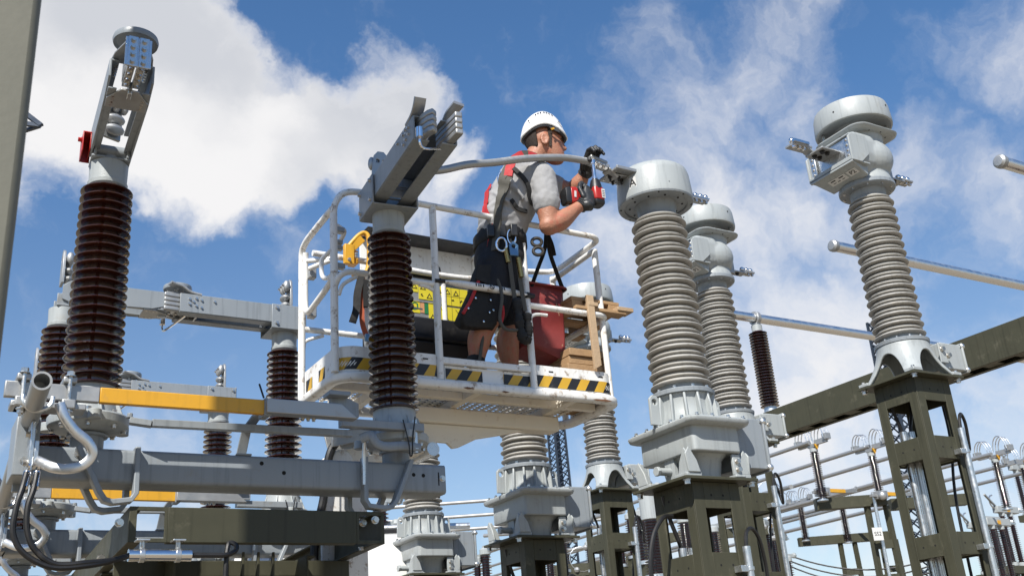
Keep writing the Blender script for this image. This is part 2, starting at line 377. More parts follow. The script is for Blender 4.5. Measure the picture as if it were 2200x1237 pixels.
def text(name, body, size, mat, parent, loc, ex, ey, thick=.0012):
    cu = bpy.data.curves.new(name, 'FONT'); cu.body = body; cu.size = size; cu.extrude = thick; cu.align_x = 'CENTER'; cu.align_y = 'CENTER'
    t = bpy.data.objects.new(name, cu); COL.objects.link(t)
    me = bpy.data.meshes.new_from_object(t.evaluated_get(bpy.context.evaluated_depsgraph_get()))
    bpy.data.objects.remove(t); bpy.data.curves.remove(cu)
    me.materials.clear(); me.materials.append(MT[mat]); me.name = name
    o = bpy.data.objects.new(name, me); COL.objects.link(o)
    ex, ey = V(ex).normalized(), V(ey).normalized(); ez = ex.cross(ey).normalized(); ey = ez.cross(ex)
    o.matrix_world = Matrix(((ex.x, ey.x, ez.x, loc[0]), (ex.y, ey.y, ez.y, loc[1]), (ex.z, ey.z, ez.z, loc[2]), (0, 0, 0, 1)))
    if parent: o.parent = parent
    return o
THIN = [(0, 0), (.5, .05), (.86, .12), (.97, .16), (1, .22), (.97, .28), (.6, .37), (.15, .48), (0, .6), (0, .85)]
THICK = [(0, 0), (.6, .015), (.93, .05), (1, .12), (.95, .19), (.5, .32), (.15, .44), (.12, .5), (.38, .52), (.56, .555), (.61, .61), (.56, .665), (.3, .78), (.1, .92)]
def shed_profile(z0, z1, n, rc0, rc1, rs0, rs1, shape):
    pr = []; p = (z1 - z0) / n
    for i in range(n):
        t = i / max(1, n - 1); rc = rc0 + (rc1 - rc0) * t; rs = rs0 + (rs1 - rs0) * t
        for a, b in shape: pr.append((rc + (rs - rc) * a, z0 + p * (i + b)))
    pr.append((rc1, z1)); return pr
# ------------------------------------------------------------------ ground
m = M('gravel'); m.f([m.v(p) for p in ((-1500, -1500, 0), (1500, -1500, 0), (1500, 1500, 0), (-1500, 1500, 0))])
tag(m.build('ground'), 'pale gravel ground of the substation yard', 'ground', None, 'structure')

PH = [V((0, 0, 0)), V((.11, 2.3, 0)), V((.22, 4.6, 0))]
def MW(mat, base):                       # builder that takes world coordinates for a thing standing at base
    m = M(mat); m.xf = Matrix.Translation(-V(base)); return m

# ------------------------------------------------------------------ wide gantry column at the left edge
t = thing('gantry_column', 'wide olive grey steel gantry column cut off by the left edge of the picture', 'column', (-.42, 2.5, 0))
m = MW('conc', t.location); m.bx(-1.12, .158, 2.30, 2.72, .25, 9.0); m.build('shaft', t, .02)
m = MW('conc', t.location); m.bx(-1.22, .25, 2.21, 2.81, 0, .25); m.build('footing', t, .01)
m = MW('conc', t.location); m.bx(-1.16, .19, 2.26, 2.76, 9.0, 9.08); m.build('cap_plate', t, .01)

# ------------------------------------------------------------------ disconnector poles
def insulator(parent, base, x, y, z0, z1, n, rs0, rs1):
    m = MW('porc', base); m.lathe(shed_profile(z0, z1, n, rs0 * .62, rs1 * .64, rs0, rs1, THIN), (x, y, 0), 44)
    return m.build('porcelain_insulator', parent, ang=28)
def terminal(parent, base, x, y, z, rot, name='line_terminal'):
    m = MW('alud', base); R = Matrix.Translation(V((x, y, 0))) @ Matrix.Rotation(rot, 4, 'Z'); m.xf = m.xf @ R
    m.prism([(-.055, 0), (.055, 0), (.06, .12), (.045, .24), (.02, .27), (-.02, .27), (-.045, .24), (-.06, .12)], [circ(-.022, .2, .014, 8), circ(.022, .2, .014, 8)], (-.01, 0, z), (0, 1, 0), (0, 0, 1), .02)
    o = m.build(name, parent, .003)
    m = MW('alud', base); m.xf = m.xf @ R
    for k, zz in enumerate((.04, .105)):
        m.ball((.04, 0, z + zz), .042, 12, (.9, 1.35, .75))
    for yy in (-.048, 0, .048):
        m.ball((.04, yy, z + .20), .03, 12, (.95, .8, 1.6))
    m.build('cable_clamp', o)
    m = MW('bolt', base); m.xf = m.xf @ R
    for yy in (-.048, 0, .048): m.bolt((.066, yy, z + .2), (1, 0, 0), .009, .012)
    m.build('bolt', o)
    return o
def pole(ph, closed, label):
    off = PH[ph]; X0, Y0 = .785, 5.3
    base = V((1.6, 5.3, 2.755)) ; t = thing('disconnector', label, 'disconnector', base + off, 0, 'disconnector poles')
    XR = 2.44
    # base beam, a hollow section with a welded end plate
    m = MW('grey', base)
    m.prism(rrect(.2, .165, .02), [rrect(.184, .149, .014)], (.56, 5.3, 2.8375), (0, 1, 0), (0, 0, 1), 2.14)
    o = m.build('base_beam', t, ang=50)
    m = MW('grey', base); m.bx(.455, .56, 5.185, 5.415, 2.77, 3.05); m.build('end_plate', t, .006)
    m = MW('hole', base)
    for x, z in ((1.63, 2.88), (1.75, 2.835), (2.50, 2.855), (2.56, 2.853)): m.cyl((x, 5.2015, z), (x, 5.199, z), .011, n=12)
    m.bx(2.652, 2.659, 5.199, 5.2015, 2.80, 2.875)
    m.build('hole', o)
    m = MW('bolt', base)
    for x, z in ((.735, 2.885), (.80, 2.89), (2.68, 2.84)): m.bolt((x, 5.2, z), (0, -1, 0), .014, .012)
    m.bolt((.50, 5.185, 2.84), (0, -1, 0), .014, .012); m.bolt((.53, 5.185, 2.98), (0, -1, 0), .012, .01)
    m.build('bolt', t)
    # U shaped feet
    for pts in ([(1.002, 2.925), (1.006, 2.70), (.985, 2.667), (.90, 2.655), (.865, 2.665), (.84, 2.70), (.73, 2.915)],
                [(2.197, 2.935), (2.194, 2.70), (2.215, 2.668), (2.30, 2.66), (2.345, 2.667), (2.375, 2.70), (2.475, 2.93)]):
        for yy in (5.185, 5.415):
            m = MW('grey', base); m.strip([(x, yy, z) for x, z in pts], .06, .026, (0, 1, 0)); m.build('foot_bracket', t, .004, ang=50)
    # rotary bases and columns
    for x, nm in ((X0, 0), (XR, 1)):
        m = MW('grey', base); m.lathe([(.078, 2.92), (.078, 2.985), (.095, 2.99), (.095, 3.0), (.082, 3.01), (.082, 3.03)], (x, 5.3, 0), 28); m.build('bearing_stub', t)
        m = MW('cast', base)
        m.lathe([(.085, 3.01), (.165, 3.025), (.188, 3.04), (.192, 3.078), (.186, 3.088), (.145, 3.09), (.135, 3.16), (.125, 3.2), (.122, 3.255), (.09, 3.26)], (x, 5.3, 0), 36)
        for k in range(8):
            a = 2 * pi * (k + .3) / 8; d = V((cos(a), sin(a), 0))
            m.prism([(.11, 3.085), (.175, 3.085), (.135, 3.19), (.11, 3.19)], [], V((x, 5.3, 0)) - V((-d.y, d.x, 0)) * .005, d, (0, 0, 1), .01)
        for k in range(3):
            a = 2 * pi * k / 3 + .5; d = V((cos(a), sin(a), 0)); m.cyl(V((x, 5.3, 3.035)) + d * .205, V((x, 5.3, 3.08)) + d * .205, .032, n=14)
        fl = m.build('rotary_base', t, .003)
        m = MW('bolt', base)
        for k in range(8):
            a = 2 * pi * (k + .8) / 8; q = V((x + .165 * cos(a), 5.3 + .165 * sin(a), 0))
            m.bolt(q + V((0, 0, 3.086)), (0, 0, 1), .012, .016); m.bolt(q + V((0, 0, 3.03)), (0, 0, -1), .012, .014)
        m.build('bolt', fl)
        insulator(t, base, x, 5.3, 3.235, 4.37, 23, .146, .134)
        m = MW('cast', base); m.lathe([(.085, 4.35), (.1, 4.365), (.103, 4.385), (.097, 4.39), (.1, 4.5), (.06, 4.505)], (x, 5.3, 0), 32); m.build('insulator_cap', t)
    # blade arms, drawn along +x of the arm frame then turned
    def armM(mat, x, rot):
        m = MW(mat, base); m.xf = m.xf @ Matrix.Translation(V((x, 5.3, 0))) @ Matrix.Rotation(rot, 4, 'Z'); return m
    ra, rb = (radians(-93), radians(-96)) if not closed else (0, pi)
    bl = t
    A = lambda mat: armM(mat, X0, ra)
    m = A('grey')
    m.prism([(-.06, -.1), (.09, -.1), (.09, .1), (-.06, .1)], [], (0, 0, 4.503), (1, 0, 0), (0, 1, 0), .014)
    for s in (-1, 1): m.bx(-.06, .1, s * .083 - .007, s * .083 + .007, 4.515, 4.60)
    head = m.build('arm_pivot', t, .004)
    m = A('grey'); m.cyl((.045, -.075, 4.565), (.045, .075, 4.565), .034, n=18); m.cyl((.02, 0, 4.50), (.02, 0, 4.54), .05, n=16); m.build('pivot_drum', head)
    for s in (-1, 1):
        m = A('grey'); y = s * .1
        m.prism([(-.03, 4.555), (.02, 4.535), (.60, 4.555), (.74, 4.60), (.74, 4.70), (.02, 4.70), (-.03, 4.66)], [], (0, y - .006 if s > 0 else y - .006, 0), (1, 0, 0), (0, 0, 1), -.012)
        m.bx(.06, .70, y - (.04 if s > 0 else 0), y + (0 if s > 0 else .04), 4.555, 4.565); m.bx(.02, .74, y - (.04 if s > 0 else 0), y + (0 if s > 0 else .04), 4.69, 4.70)
        b = m.build('blade_bar', t, .003)
        m = A('bolt')
        for xx in (.615, .64, .665, .69): m.bolt((xx, y + s * -.03, 4.69), (0, 0, -1), .008, .01); m.bolt((xx - .05, y + s * -.03, 4.555), (0, 0, -1), .008, .01)
        m.build('bolt', b)
    m = A('alud')
    m.prism([(.54, -.098), (.62, -.098), (.72, -.04), (.72, .04), (.62, .098), (.54, .098)], [], (0, 0, 4.545), (1, 0, 0), (0, 1, 0), .01)
    m.prism([(.70, -.1), (.78, -.09), (.92, -.045), (.92, .045), (.78, .09), (.70, .1)], [], (0, 0, 4.705), (1, 0, 0), (0, 1, 0), .01)
    m.build('gusset_plate', t, .002)
    m = A('zinc')
    for s in (-1, 1): m.bx(.70, .93, s * .022 - .018, s * .022 + .018, 4.575, 4.60); m.bx(.70, .93, s * .036 - .006, s * .036 + .006, 4.60, 4.70)
    m.bx(.66, .72, -.01, .01, 4.53, 4.60)
    ct = m.build('contact_blade', t, .003)
    m = A('zinc'); m.bx(.932, .944, -.048, -.003, 4.545, 4.712); m.bx(.932, .944, .003, .048, 4.545, 4.712); m.bx(.932, .938, -.06, .06, 4.55, 4.71); m.build('contact_strip', ct, .002)
    m = A('bolt')
    for zz in (4.57, 4.61, 4.65, 4.69):
        for s in (-1, 1): m.bolt((.944, s * .025, zz), (1, 0, 0), .011, .012)
    m.build('bolt', ct)
    m = A('bolt')
    for xx in (.74, .79, .84, .89):
        for s in (-1, 1): m.bolt((xx, s * .022, 4.575), (0, 0, -1), .011, .012)
    m.build('bolt', ct)
    m = A('grey'); m.lathe([(.03, 4.775), (.09, 4.775), (.104, 4.765), (.108, 4.78), (.104, 4.797), (.02, 4.80)], (.80, 0, 0), 40)
    dk = m.build('rain_disc', t)
    m = A('labelw')
    for dx, dy in ((.018, 0), (-.018, 0), (0, .018), (0, -.018)): m.cyl((.8 + dx, dy, 4.7745), (.8 + dx, dy, 4.771), .008, n=10)
    m.build('hole_ring', dk)
    m = A('zinc'); m.cyl((.8, 0, 4.71), (.8, 0, 4.775), .014, n=10); m.build('disc_stem', t)
    if not closed:
        m = A('red'); m.bx(-.06, .085, -.150, -.144, 4.53, 4.645); m.bx(-.06, -.054, -.144, -.098, 4.53, 4.645); m.bx(-.06, .085, -.150, -.098, 4.64, 4.648)
        m.bx(-.06, .085, -.112, -.107, 4.545, 4.64); fb = m.build('flag_cover', t, .008)
        m = A('red'); m.bolt((.02, -.150, 4.625), (0, -1, 0), .012, .016); m.build('cover_bolt', fb)
    terminal(t, base, X0 - .03 * cos(ra), 5.3 - .03 * sin(ra) + (.02 if not closed else 0), 4.70, ra if closed else radians(-70))
    # jaw arm
    B = lambda mat: armM(mat, XR, rb)
    m = B('grey')
    m.bx(-.135, -.125, -.14, .14, 4.505, 4.71)
    for s in (-1, 1): m.bx(-.13, .15, s * .142 - .006, s * .142 + .006, 4.50, 4.70)
    m.bx(-.13, .15, -.14, .14, 4.497, 4.507)
    jh = m.build('jaw_housing', t, .004)
    m = B('bolt')
    for xx, zz in ((-.1, 4.54), (.11, 4.54), (-.1, 4.67), (.11, 4.67)):
        for s in (-1, 1): m.bolt((xx, s * .148, zz), (0, s, 0), .012, .012)
    m.build('bolt', jh)
    m = B('grey')
    for k in range(5): m.bx(.10 + k * .02, .113 + k * .02, -.07, .07, 4.56 + .012 * k, 4.565 + .012 * k)
    m.bx(.16, .17, -.11, .11, 4.55, 4.68); m.build('louvre_plate', jh)
    for s in (-1, 1):
        m = B('grey'); y = s * .125
        m.bx(-.02, .86, y - .006, y + .006, 4.552, 4.70)
        a0, a1 = (y - .088, y) if s > 0 else (y, y + .088)
        m.bx(.0, .86, a0, a1, 4.548, 4.558); m.bx(0, .86, a0, a1, 4.694, 4.702)
        b = m.build('jaw_bar', t, .003)
        m = B('bolt')
        for xx, zz in ((.60, 4.66), (.70, 4.66), (.70, 4.60), (.74, 4.67), (.76, 4.64), (.74, 4.61), (.79, 4.66), (.79, 4.62)): m.bolt((xx, y + s * .006, zz), (0, s, 0), .009, .010)
        m.build('bolt', b)
        for k in range(4):
            z = 4.575 + .036 * k; m = B('alud')
            pts = [(.70, s * .075, z), (.80, s * .078, z), (.88, s * .07, z), (.93, s * .055, z), (.955, s * .035, z)] if s < 0 else [(.72, .075, z), (.80, .08, z), (.88, .092, z), (.95, .10, z), (.975, .10, z)]
            m.strip(pts, .033, .045, (0, 0, 1)); m.build('contact_finger', t, .007, ang=50)
        m = B('alud'); m.path(spline([(.74, s * .10, 4.705), (.82, s * .10, 4.715), (.87, s * .102, 4.73), (.905, s * .105, 4.75), (.925, s * .105, 4.78)] if s < 0 else [(.70, .10, 4.705), (.78, .10, 4.72), (.84, .105, 4.755), (.89, .11, 4.765), (.94, .12, 4.775)], 5), rrect(.02, .07, .006, 2), up=(0, 1, 0)); m.build('guide_horn', t, ang=60)
    m = B('steel'); m.cyl((.93, -.12, 4.52), (.93, -.12, 4.58), .022, n=14); m.tube(spline([(.93, -.12, 4.52), (.93, -.12, 4.485), (.91, -.09, 4.47), (.80, .05, 4.55)], 6), .008); m.build('latch_pin', t)
    terminal(t, base, XR - .06 * cos(rb) - .02, 5.3 - .06 * sin(rb), 4.71, rb + pi if not closed else pi)
    # earthing blade lying in its rest, yellow middle
    for a, b, mt in ((.37, .777, 'alud'), (.777, 1.569, 'yellow'), (1.569, 2.06, 'alud')):
        m = MW(mt, base)
        if b > 2: m.hexa([(a, 4.93, 3.078), (2.06, 4.93, 3.078), (2.06, 5.0, 3.078), (a, 5.0, 3.078), (a, 4.93, 3.152), (1.97, 4.93, 3.152), (1.97, 5.0, 3.152), (a, 5.0, 3.152)])
        else: m.bx(a + .0008, b - .0008, 4.965, 5.0, 3.078, 3.152)
        m.build('earthing_blade' if mt == 'alud' else 'yellow_blade_section', t, .004)
    m = MW('bolt', base)
    for xx in (1.78, 1.81, 1.84): m.bolt((xx, 5.0, 3.078), (0, 0, -1), .009, .01)
    m.build('bolt', t)
    m = MW('grey', base); m.bx(1.565, 1.60, 4.955, 5.06, 3.07, 3.16); m.strip([(1.60, 5.05, 3.11), (1.57, 5.12, 3.10), (1.545, 5.2, 3.05), (1.535, 5.25, 2.93)], .05, .015, (1, 0, 0)); m.bx(1.50, 1.58, 5.205, 5.29, 2.92, 2.93); m.build('blade_rest', t, .003)
    m = MW('grey', base); m.bx(2.03, 2.52, 5.08, 5.14, 3.075, 3.12); m.prism([(1.97, 3.12), (2.12, 3.12), (2.12, 3.2), (2.05, 3.23), (1.95, 3.22)], [], (0, 5.06, 0), (1, 0, 0), (0, 0, 1), -.02); m.bx(1.93, 2.05, 5.0, 5.1, 3.22, 3.245); m.build('blade_catch', t, .004)
    m = MW('zinc', base); m.cyl((2.475, 5.11, 2.98), (2.475, 5.11, 3.075), .016, n=12); m.bolt((2.475, 5.11, 3.12), (0, 0, 1), .014, .02); m.bolt((2.475, 5.11, 2.98), (0, 0, -1), .016, .02); m.build('catch_post', t)
    m = MW('grey', base); m.path(spline([(2.15, 5.12, 3.02), (2.20, 5.1, 3.035), (2.235, 5.1, 2.995), (2.29, 5.1, 2.98), (2.4, 5.1, 2.99), (2.5, 5.11, 2.985)], 6), rrect(.05, .03, .006, 1), up=(0, 1, 0)); m.build('crank_lever', t, ang=50)
    m = MW('grey', base); m.bar((.95, 5.14, 3.045), (1.05, 5.12, 3.03), .05, .03); m.bar((1.05, 5.12, 3.035), (2.1, 5.12, 3.045), .04, .036); m.bolt((.95, 5.14, 3.06), (0, 0, 1), .014, .02); m.build('coupling_rod', t, .004)
    m = MW('zinc', base); m.tube(spline([(2.185, 5.14, 3.02), (2.185, 5.16, 2.93), (2.185, 5.165, 2.78)], 4), .012); m.build('drive_rod', t)
    m = MW('rubber', base); m.tube(spline([(2.385, 5.07, 3.13), (2.41, 5.06, 3.0), (2.415, 5.06, 2.93), (2.43, 5.06, 2.94), (2.435, 5.06, 3.02), (2.455, 5.06, 3.15)], 6), .004, 6); m.tube([(1.545, 4.99, 3.24), (1.56, 4.96, 3.16)], .005, 6); m.build('cable_tie', t)
    # clamps on the shaft and the flexible aluminium link
    m = MW('alud', base)
    for x in (.445, .64): m.bx(x - .03, x + .03, 4.94, 5.06, 3.155, 3.185); m.bx(x - .03, x + .03, 4.93, 5.06, 3.03, 3.075)
    m.bx(.40, .72, 4.95, 5.06, 3.03, 3.06); m.build('shaft_clamp', t, .006)
    m = MW('bolt', base)
    for x in (.445, .64): m.cyl((x, 4.945, 3.19), (x, 4.945, 2.99), .01, n=8); m.bolt((x, 4.945, 3.185), (0, 0, 1), .017, .02); m.bolt((x, 4.945, 3.02), (0, 0, -1), .017, .02)
    m.build('clamp_bolt', t)
    m = MW('zinc', base); m.tube(arc((.505, 4.90, 3.06), .062, pi * .95, pi * 2.05, 12, (1, 0, 0), (0, .1, 1)), .011, 8); m.build('shackle', t)
    m = MW('alu', base)
    sp = spline([(.60, 4.93, 3.05), (.625, 4.93, 2.99), (.675, 4.94, 2.93), (.735, 4.95, 2.885), (.762, 4.96, 2.835), (.735, 4.97, 2.785), (.68, 4.98, 2.765), (.61, 5.0, 2.77), (.535, 5.02, 2.805)], 6)
    m.path(sp, rrect(.045, .026, .004, 1), up=(0, 1, 0)); m.build('flexible_link', t, ang=60)
    m = MW('zinc', base); m.bx(.505, .525, 5.03, 5.17, 2.76, 2.99); m.bx(.525, .545, 5.03, 5.10, 2.78, 2.90); q = m.build('earth_lug_plate', t, .004)
    m = MW('bolt', base)
    for z in (2.93, 2.80): m.bolt((.505, 5.06, z), (-1, 0, 0), .014, .016)
    m.build('bolt', q)
    return t
d1 = pole(0, False, 'nearest disconnector, opened, its two arms swung towards the camera above brown insulators')
d2 = pole(1, True, 'middle disconnector with its arms closed in a straight line behind the nearest one')
d3 = dup(d2, d2.location + V((.11, 2.3, 0)), None, 'farthest disconnector, seen low between the insulators of the nearer two')

# operating shaft under the left ends, and a row tie
t = thing('operating_shaft', 'long grey steel tube with an open end running under the left ends of the disconnectors', 'pipe', (.477, 4.54, 3.032))
d = V((.047, 1, 0)).normalized()
m = M('alud'); x, y, dd = frame(d)
R = [[d * s + r * (cos(2 * pi * j / 24) * x + sin(2 * pi * j / 24) * y) for j in range(24)] for s, r in ((.12, .031), (0, .032), (0, .041), (5.9, .041))]
m.rings(R); m.build('tube', t)
m = M('grey')
for s in (.85, 3.15, 5.45):
    p = d * s; m.cyl(p - d * .04, p + d * .04, .05, n=20); m.bar(p + V((0, 0, -.05)), p + V((0, .0, -.30)), .07, .03, (0, 1, 0))
m.build('bearing', t, .003)

# ------------------------------------------------------------------ steel frame below the disconnectors
B0 = (1.6, 5.2, 0)
t = thing('steel_frame', 'olive steel frame of deep channels carrying the three disconnectors', 'steel frame', B0)
def channel(name, p0, p1, depth, flange, side, th=.012):
    m = MW('olive', B0); p0, p1 = V(p0), V(p1); d = (p1 - p0).normalized(); n = V((-d.y, d.x, 0)) * side
    prof = [(0, 0), (flange, 0), (flange, th), (th, th), (th, depth - th), (flange, depth - th), (flange, depth), (0, depth)]
    R = [[p + n * a + V((0, 0, b)) for a, b in prof] for p in (p0, p1)]
    m.rings(R, True, True); return m.build(name, t, .003)
channel('front_channel', (1.165, 5.18, 2.47), (2.145, 5.18, 2.47), .17, .06, 1)
m = MW('olive', B0); m.prism([(.985, 2.47), (1.165, 2.47), (1.165, 2.64), (.985, 2.64)], [[(1.02, 2.49), (1.15, 2.49), (1.15, 2.62), (1.02, 2.62)]], (0, 5.18, 0), (1, 0, 0), (0, 0, 1), -.012); m.build('left_corner_plate', t, .002)
m = MW('olive', B0); m.prism([(2.145, 2.47), (2.305, 2.47), (2.305, 2.64), (2.145, 2.64)], [[(2.16, 2.49), (2.285, 2.49), (2.285, 2.62), (2.16, 2.62)]], (0, 5.18, 0), (1, 0, 0), (0, 0, 1), -.012); m.build('right_corner_plate', t, .002)
channel('side_channel', (.985, 5.195, 2.47), (1.23, 10.4, 2.47), .17, .06, -1)
channel('side_channel', (2.305, 5.195, 2.47), (2.55, 10.4, 2.47), .17, .06, 1)
for k, y in enumerate((7.4, 9.8)):
    channel('cross_channel', (1.0 + .047 * (y - 5.2), y, 2.475), (2.29 + .047 * (y - 5.2), y, 2.475), .16, .06, 1)
channel('lower_channel', (1.03, 5.75, 2.30), (2.33, 5.75, 2.30), .165, .06, 1)
channel('lower_channel', (1.05, 6.25, 2.30), (2.33, 6.25, 2.30), .165, .06, -1)
channel('lower_side_channel', (1.30, 5.55, 2.30), (1.33, 7.3, 2.30), .165, .05, 1)
channel('lower_side_channel', (2.0, 5.55, 2.30), (2.03, 7.3, 2.30), .165, .05, -1)
m = MW('olive', B0)
for x in (1.52, 1.60, 1.68, 1.76): m.prism([(0, 0), (.05, 0), (.014, .15), (0, .15)], [], (x, 5.4, 2.31), (0, 1, 0), (0, 0, 1), .012)
m.bx(1.45, 1.95, 5.38, 5.56, 2.295, 2.31); m.build('stiffener_bracket', t, .002)
m = MW('bolt', B0)
for x, y, z in ((.94, 5.18, 2.56), (.99, 5.9, 2.5), (1.0, 6.1, 2.5), (2.23, 5.30, 2.60), (2.25, 5.18, 2.595)): m.bolt((x, y, z), (0, -1, 0), .016, .02)
for x in (1.0, 1.06, 1.75): m.bolt((x, 5.35, 2.30), (0, 0, -1), .014, .016)
m.bolt((2.24, 5.35, 2.48), (0, 0, -1), .014, .014); m.bolt((2.27, 5.8, 2.468), (0, 0, -1), .014, .014); m.build('bolt', t)
for x, y in ((1.35, 6.0), (2.0, 6.0), (1.5, 9.6), (2.15, 9.6)):
    m = MW('olive', B0); m.bx(x - .1, x + .1, y - .1, y + .1, 0, 2.30 if y < 7 else 2.47); m.build('column', t, .006)
# conduit hung below the frame with its cable
t = thing('cable_conduit', 'short shiny metal conduit clamped under the olive frame with a black cable through it', 'conduit', (1.12, 5.1, 2.40))
m = MW('steel', t.location); m.cyl((.975, 5.1, 2.398), (1.262, 5.1, 2.398), .029, n=20); m.build('tube', t)
m = MW('zinc', t.location)
for x in (1.035, 1.20): m.cyl((x - .012, 5.1, 2.398), (x + .012, 5.1, 2.398), .034, n=20); m.cyl((x, 5.1, 2.43), (x, 5.1, 2.47), .012, n=8); m.bx(x - .03, x + .03, 5.07, 5.14, 2.462, 2.47)
m.build('clamp', t, .002)
m = MW('rubber', t.location); m.tube(spline([(1.25, 5.1, 2.398), (1.36, 5.1, 2.398), (1.43, 5.1, 2.40), (1.478, 5.11, 2.42), (1.484, 5.12, 2.45), (1.46, 5.14, 2.465), (1.445, 5.13, 2.44), (1.437, 5.12, 2.37), (1.434, 5.12, 2.2), (1.43, 5.12, 1.6)], 8), .012, 8); m.build('cable', t)
t = thing('earthing_cables', 'pair of black earthing cables drooping from the left end of the nearest disconnector', 'cable', (.5, 4.95, 2.75))
for k, (dx, dz) in enumerate(((0, 0), (.045, .012))):
    m = MW('rubber', t.location)
    m.tube(spline([(.500 + dx * .9, 4.99, 2.74), (.485 + dx, 4.96, 2.66), (.468 + dx, 4.95, 2.58), (.466 + dx * 1.2, 4.95, 2.47 + dz), (.515 + dx, 4.95, 2.385 + dz), (.63 + dx * .4, 4.95, 2.325 + dz), (.78, 4.96, 2.333 + dz), (.90, 5.02, 2.365), (.985, 5.1, 2.398)], 8), .0135, 10); c = m.build('cable', t)
    m = MW('steel', t.location); m.cyl((.503 + dx * .9, 5.0, 2.745), (.493 + dx, 4.97, 2.67), .017, n=12); m.prism(circ(0, 0, .018, 10), [circ(0, 0, .007, 8)], (.505 + dx * .9, 5.02, 2.775), (0, 1, 0), (0, 0, 1), .008); m.build('cable_lug', c)

# ------------------------------------------------------------------ voltage transformers
def vt(base):
    t = thing('voltage_transformer', 'nearest voltage transformer, its round grey cap marked A, where the man works', 'transformer', base, 0, 'voltage transformers in a row')
    m = M('cast')                                  # tank
    R = []
    for z, hx, hy, r in ((.165, .198, .278, .03), (.172, .204, .285, .03), (.30, .206, .288, .04), (.352, .206, .288, .05)): R.append([V((a, b, z)) for a, b in rrect(2 * hx, 2 * hy, r, 4)])
    m.rings(R); R = []
    for z, hx, hy in ((.012, .13, .18), (.06, .135, .185), (.13, .14, .20), (.17, .165, .235)): R.append([V((a, b, z)) for a, b in rrect(2 * hx, 2 * hy, .09, 6)])
    m.rings(R); tank = m.build('tank', t, .006)
    m = M('cast'); R = []
    for z, hx, hy, r in ((.335, .245, .335, .06), (.345, .262, .36, .07), (.362, .268, .368, .07), (.375, .268, .368, .07), (.39, .24, .34, .06), (.40, .20, .28, .06)): R.append([V((a, b, z)) for a, b in rrect(2 * hx, 2 * hy, r, 5)])
    m.rings(R); lid = m.build('lid', t, .003, ang=45)
    m = M('bolt')
    for a, b in [(x, s * .345) for x in (-.2, -.07, .07, .2) for s in (-1, 1)] + [(s * .247, y) for y in (-.25, -.13, 0, .13, .25) for s in (-1, 1)]: m.bolt((a, b, .382), (0, 0, 1), .012, .016)
    m.build('bolt', lid)
    for sx in (-1, 1):                             # corner feet: two triangular fins on a pad
        for sy in (-1, 1):
            m = M('cast'); m.bx(sx * .15, sx * .275, sy * .13, sy * .26, .002, .026)
            for o, e, w in ((V((sx * .262, sy * .255, .026)), V((0, -sy, 0)), .012), (V((sx * .262, sy * .255, .026)), V((-sx, 0, 0)), .012)):
                m.prism([(0, 0), (.10, 0), (.075, .08), (.02, .165), (-.015, .12)], [], o, e, (0, 0, 1), .014)
            m.build('tank_foot', t, .004)
    m = M('cast'); m.cyl((-.16, .02, .085), (-.275, .02, .085), .026, n=16); m.cyl((-.275, .02, .085), (-.30, .02, .085), .034, n=6); m.bx(-.18, -.15, -.03, .07, .03, .17); m.build('drain_plug', t, .003)
    m = M('cast'); m.bx(.13, .20, -.262, -.238, .02, .16); m.bx(.13, .215, -.275, -.2, .002, .022); ep = m.build('earthing_pad', t, .006)
    m = M('bolt'); m.bolt((.165, -.262, .11), (0, -1, 0), .016, .02); m.bolt((.165, -.262, .055), (0, -1, 0), .016, .02); m.build('bolt', ep)
    m = M('cast')                                  # ribbed neck
    m.lathe([(.20, .39), (.205, .42), (.19, .47), (.187, .56), (.20, .60)], (0, 0, 0), 48)
    for k in range(14):
        a = 2 * pi * (k + .25) / 14; d = V((cos(a), sin(a), 0)); e = V((-d.y, d.x, 0))
        m.prism([(.17, .395), (.232, .395), (.225, .52), (.212, .60), (.17, .60)], [], d * 0 - e * .009, d, (0, 0, 1), .018)
    neck = m.build('neck', t, .006)
    for s in (-1, 1):
        m = M('cast'); m.prism([(.14, .395), (.305, .395), (.30, .58), (.275, .605), (.24, .60), (.215, .57), (.19, .46)], [circ(.262, .555, .022, 12)], (0, -.011, 0), (s, 0, 0), (0, 0, 1), .022); m.build('lifting_lug', neck, .004)
    m = M('grey'); m.lathe([(.16, .595), (.222, .60), (.224, .625), (.215, .632), (.16, .634)], (0, 0, 0), 48); fl = m.build('flange', t)
    m = M('bolt')
    for k in range(10): m.bolt((.2 * cos(2 * pi * k / 10), .2 * sin(2 * pi * k / 10), .632), (0, 0, 1), .012, .014)
    m.build('bolt', fl)
    m = M('grey'); m.lathe([(.165, .63), (.165, .69)], (0, 0, 0), 40); m.build('collar', t)
    m = M('shed'); m.lathe(shed_profile(.675, 1.985, 16, .163, .149, .213, .203, THICK), (0, 0, 0), 52); m.build('silicone_insulator', t, ang=30)
    m = M('grey'); m.lathe([(.13, 1.97), (.135, 2.0), (.15, 2.06), (.16, 2.085), (.225, 2.09), (.232, 2.10), (.234, 2.082), (.245, 2.078), (.277, 2.082), (.282, 2.095)], (0, 0, 0), 56, cap=False); hb = m.build('head_base', t)
    m = M('hole')
    for k in range(8): a = 2 * pi * k / 8 + .2; m.cyl((.262 * cos(a), .262 * sin(a), 2.081), (.262 * cos(a), .262 * sin(a), 2.077), .007, n=8)
    for k in range(10): a = 2 * pi * k / 10; m.cyl((.195 * cos(a), .195 * sin(a), 2.089), (.195 * cos(a), .195 * sin(a), 2.083), .008, n=8)
    m.build('bolt_hole', hb)
    m = M('cast'); m.lathe([(.281, 2.092), (.283, 2.12), (.272, 2.29), (.262, 2.33), (.24, 2.352), (.20, 2.36), (.0, 2.362)], (0, 0, 0), 64); hd = m.build('head_cap', t)
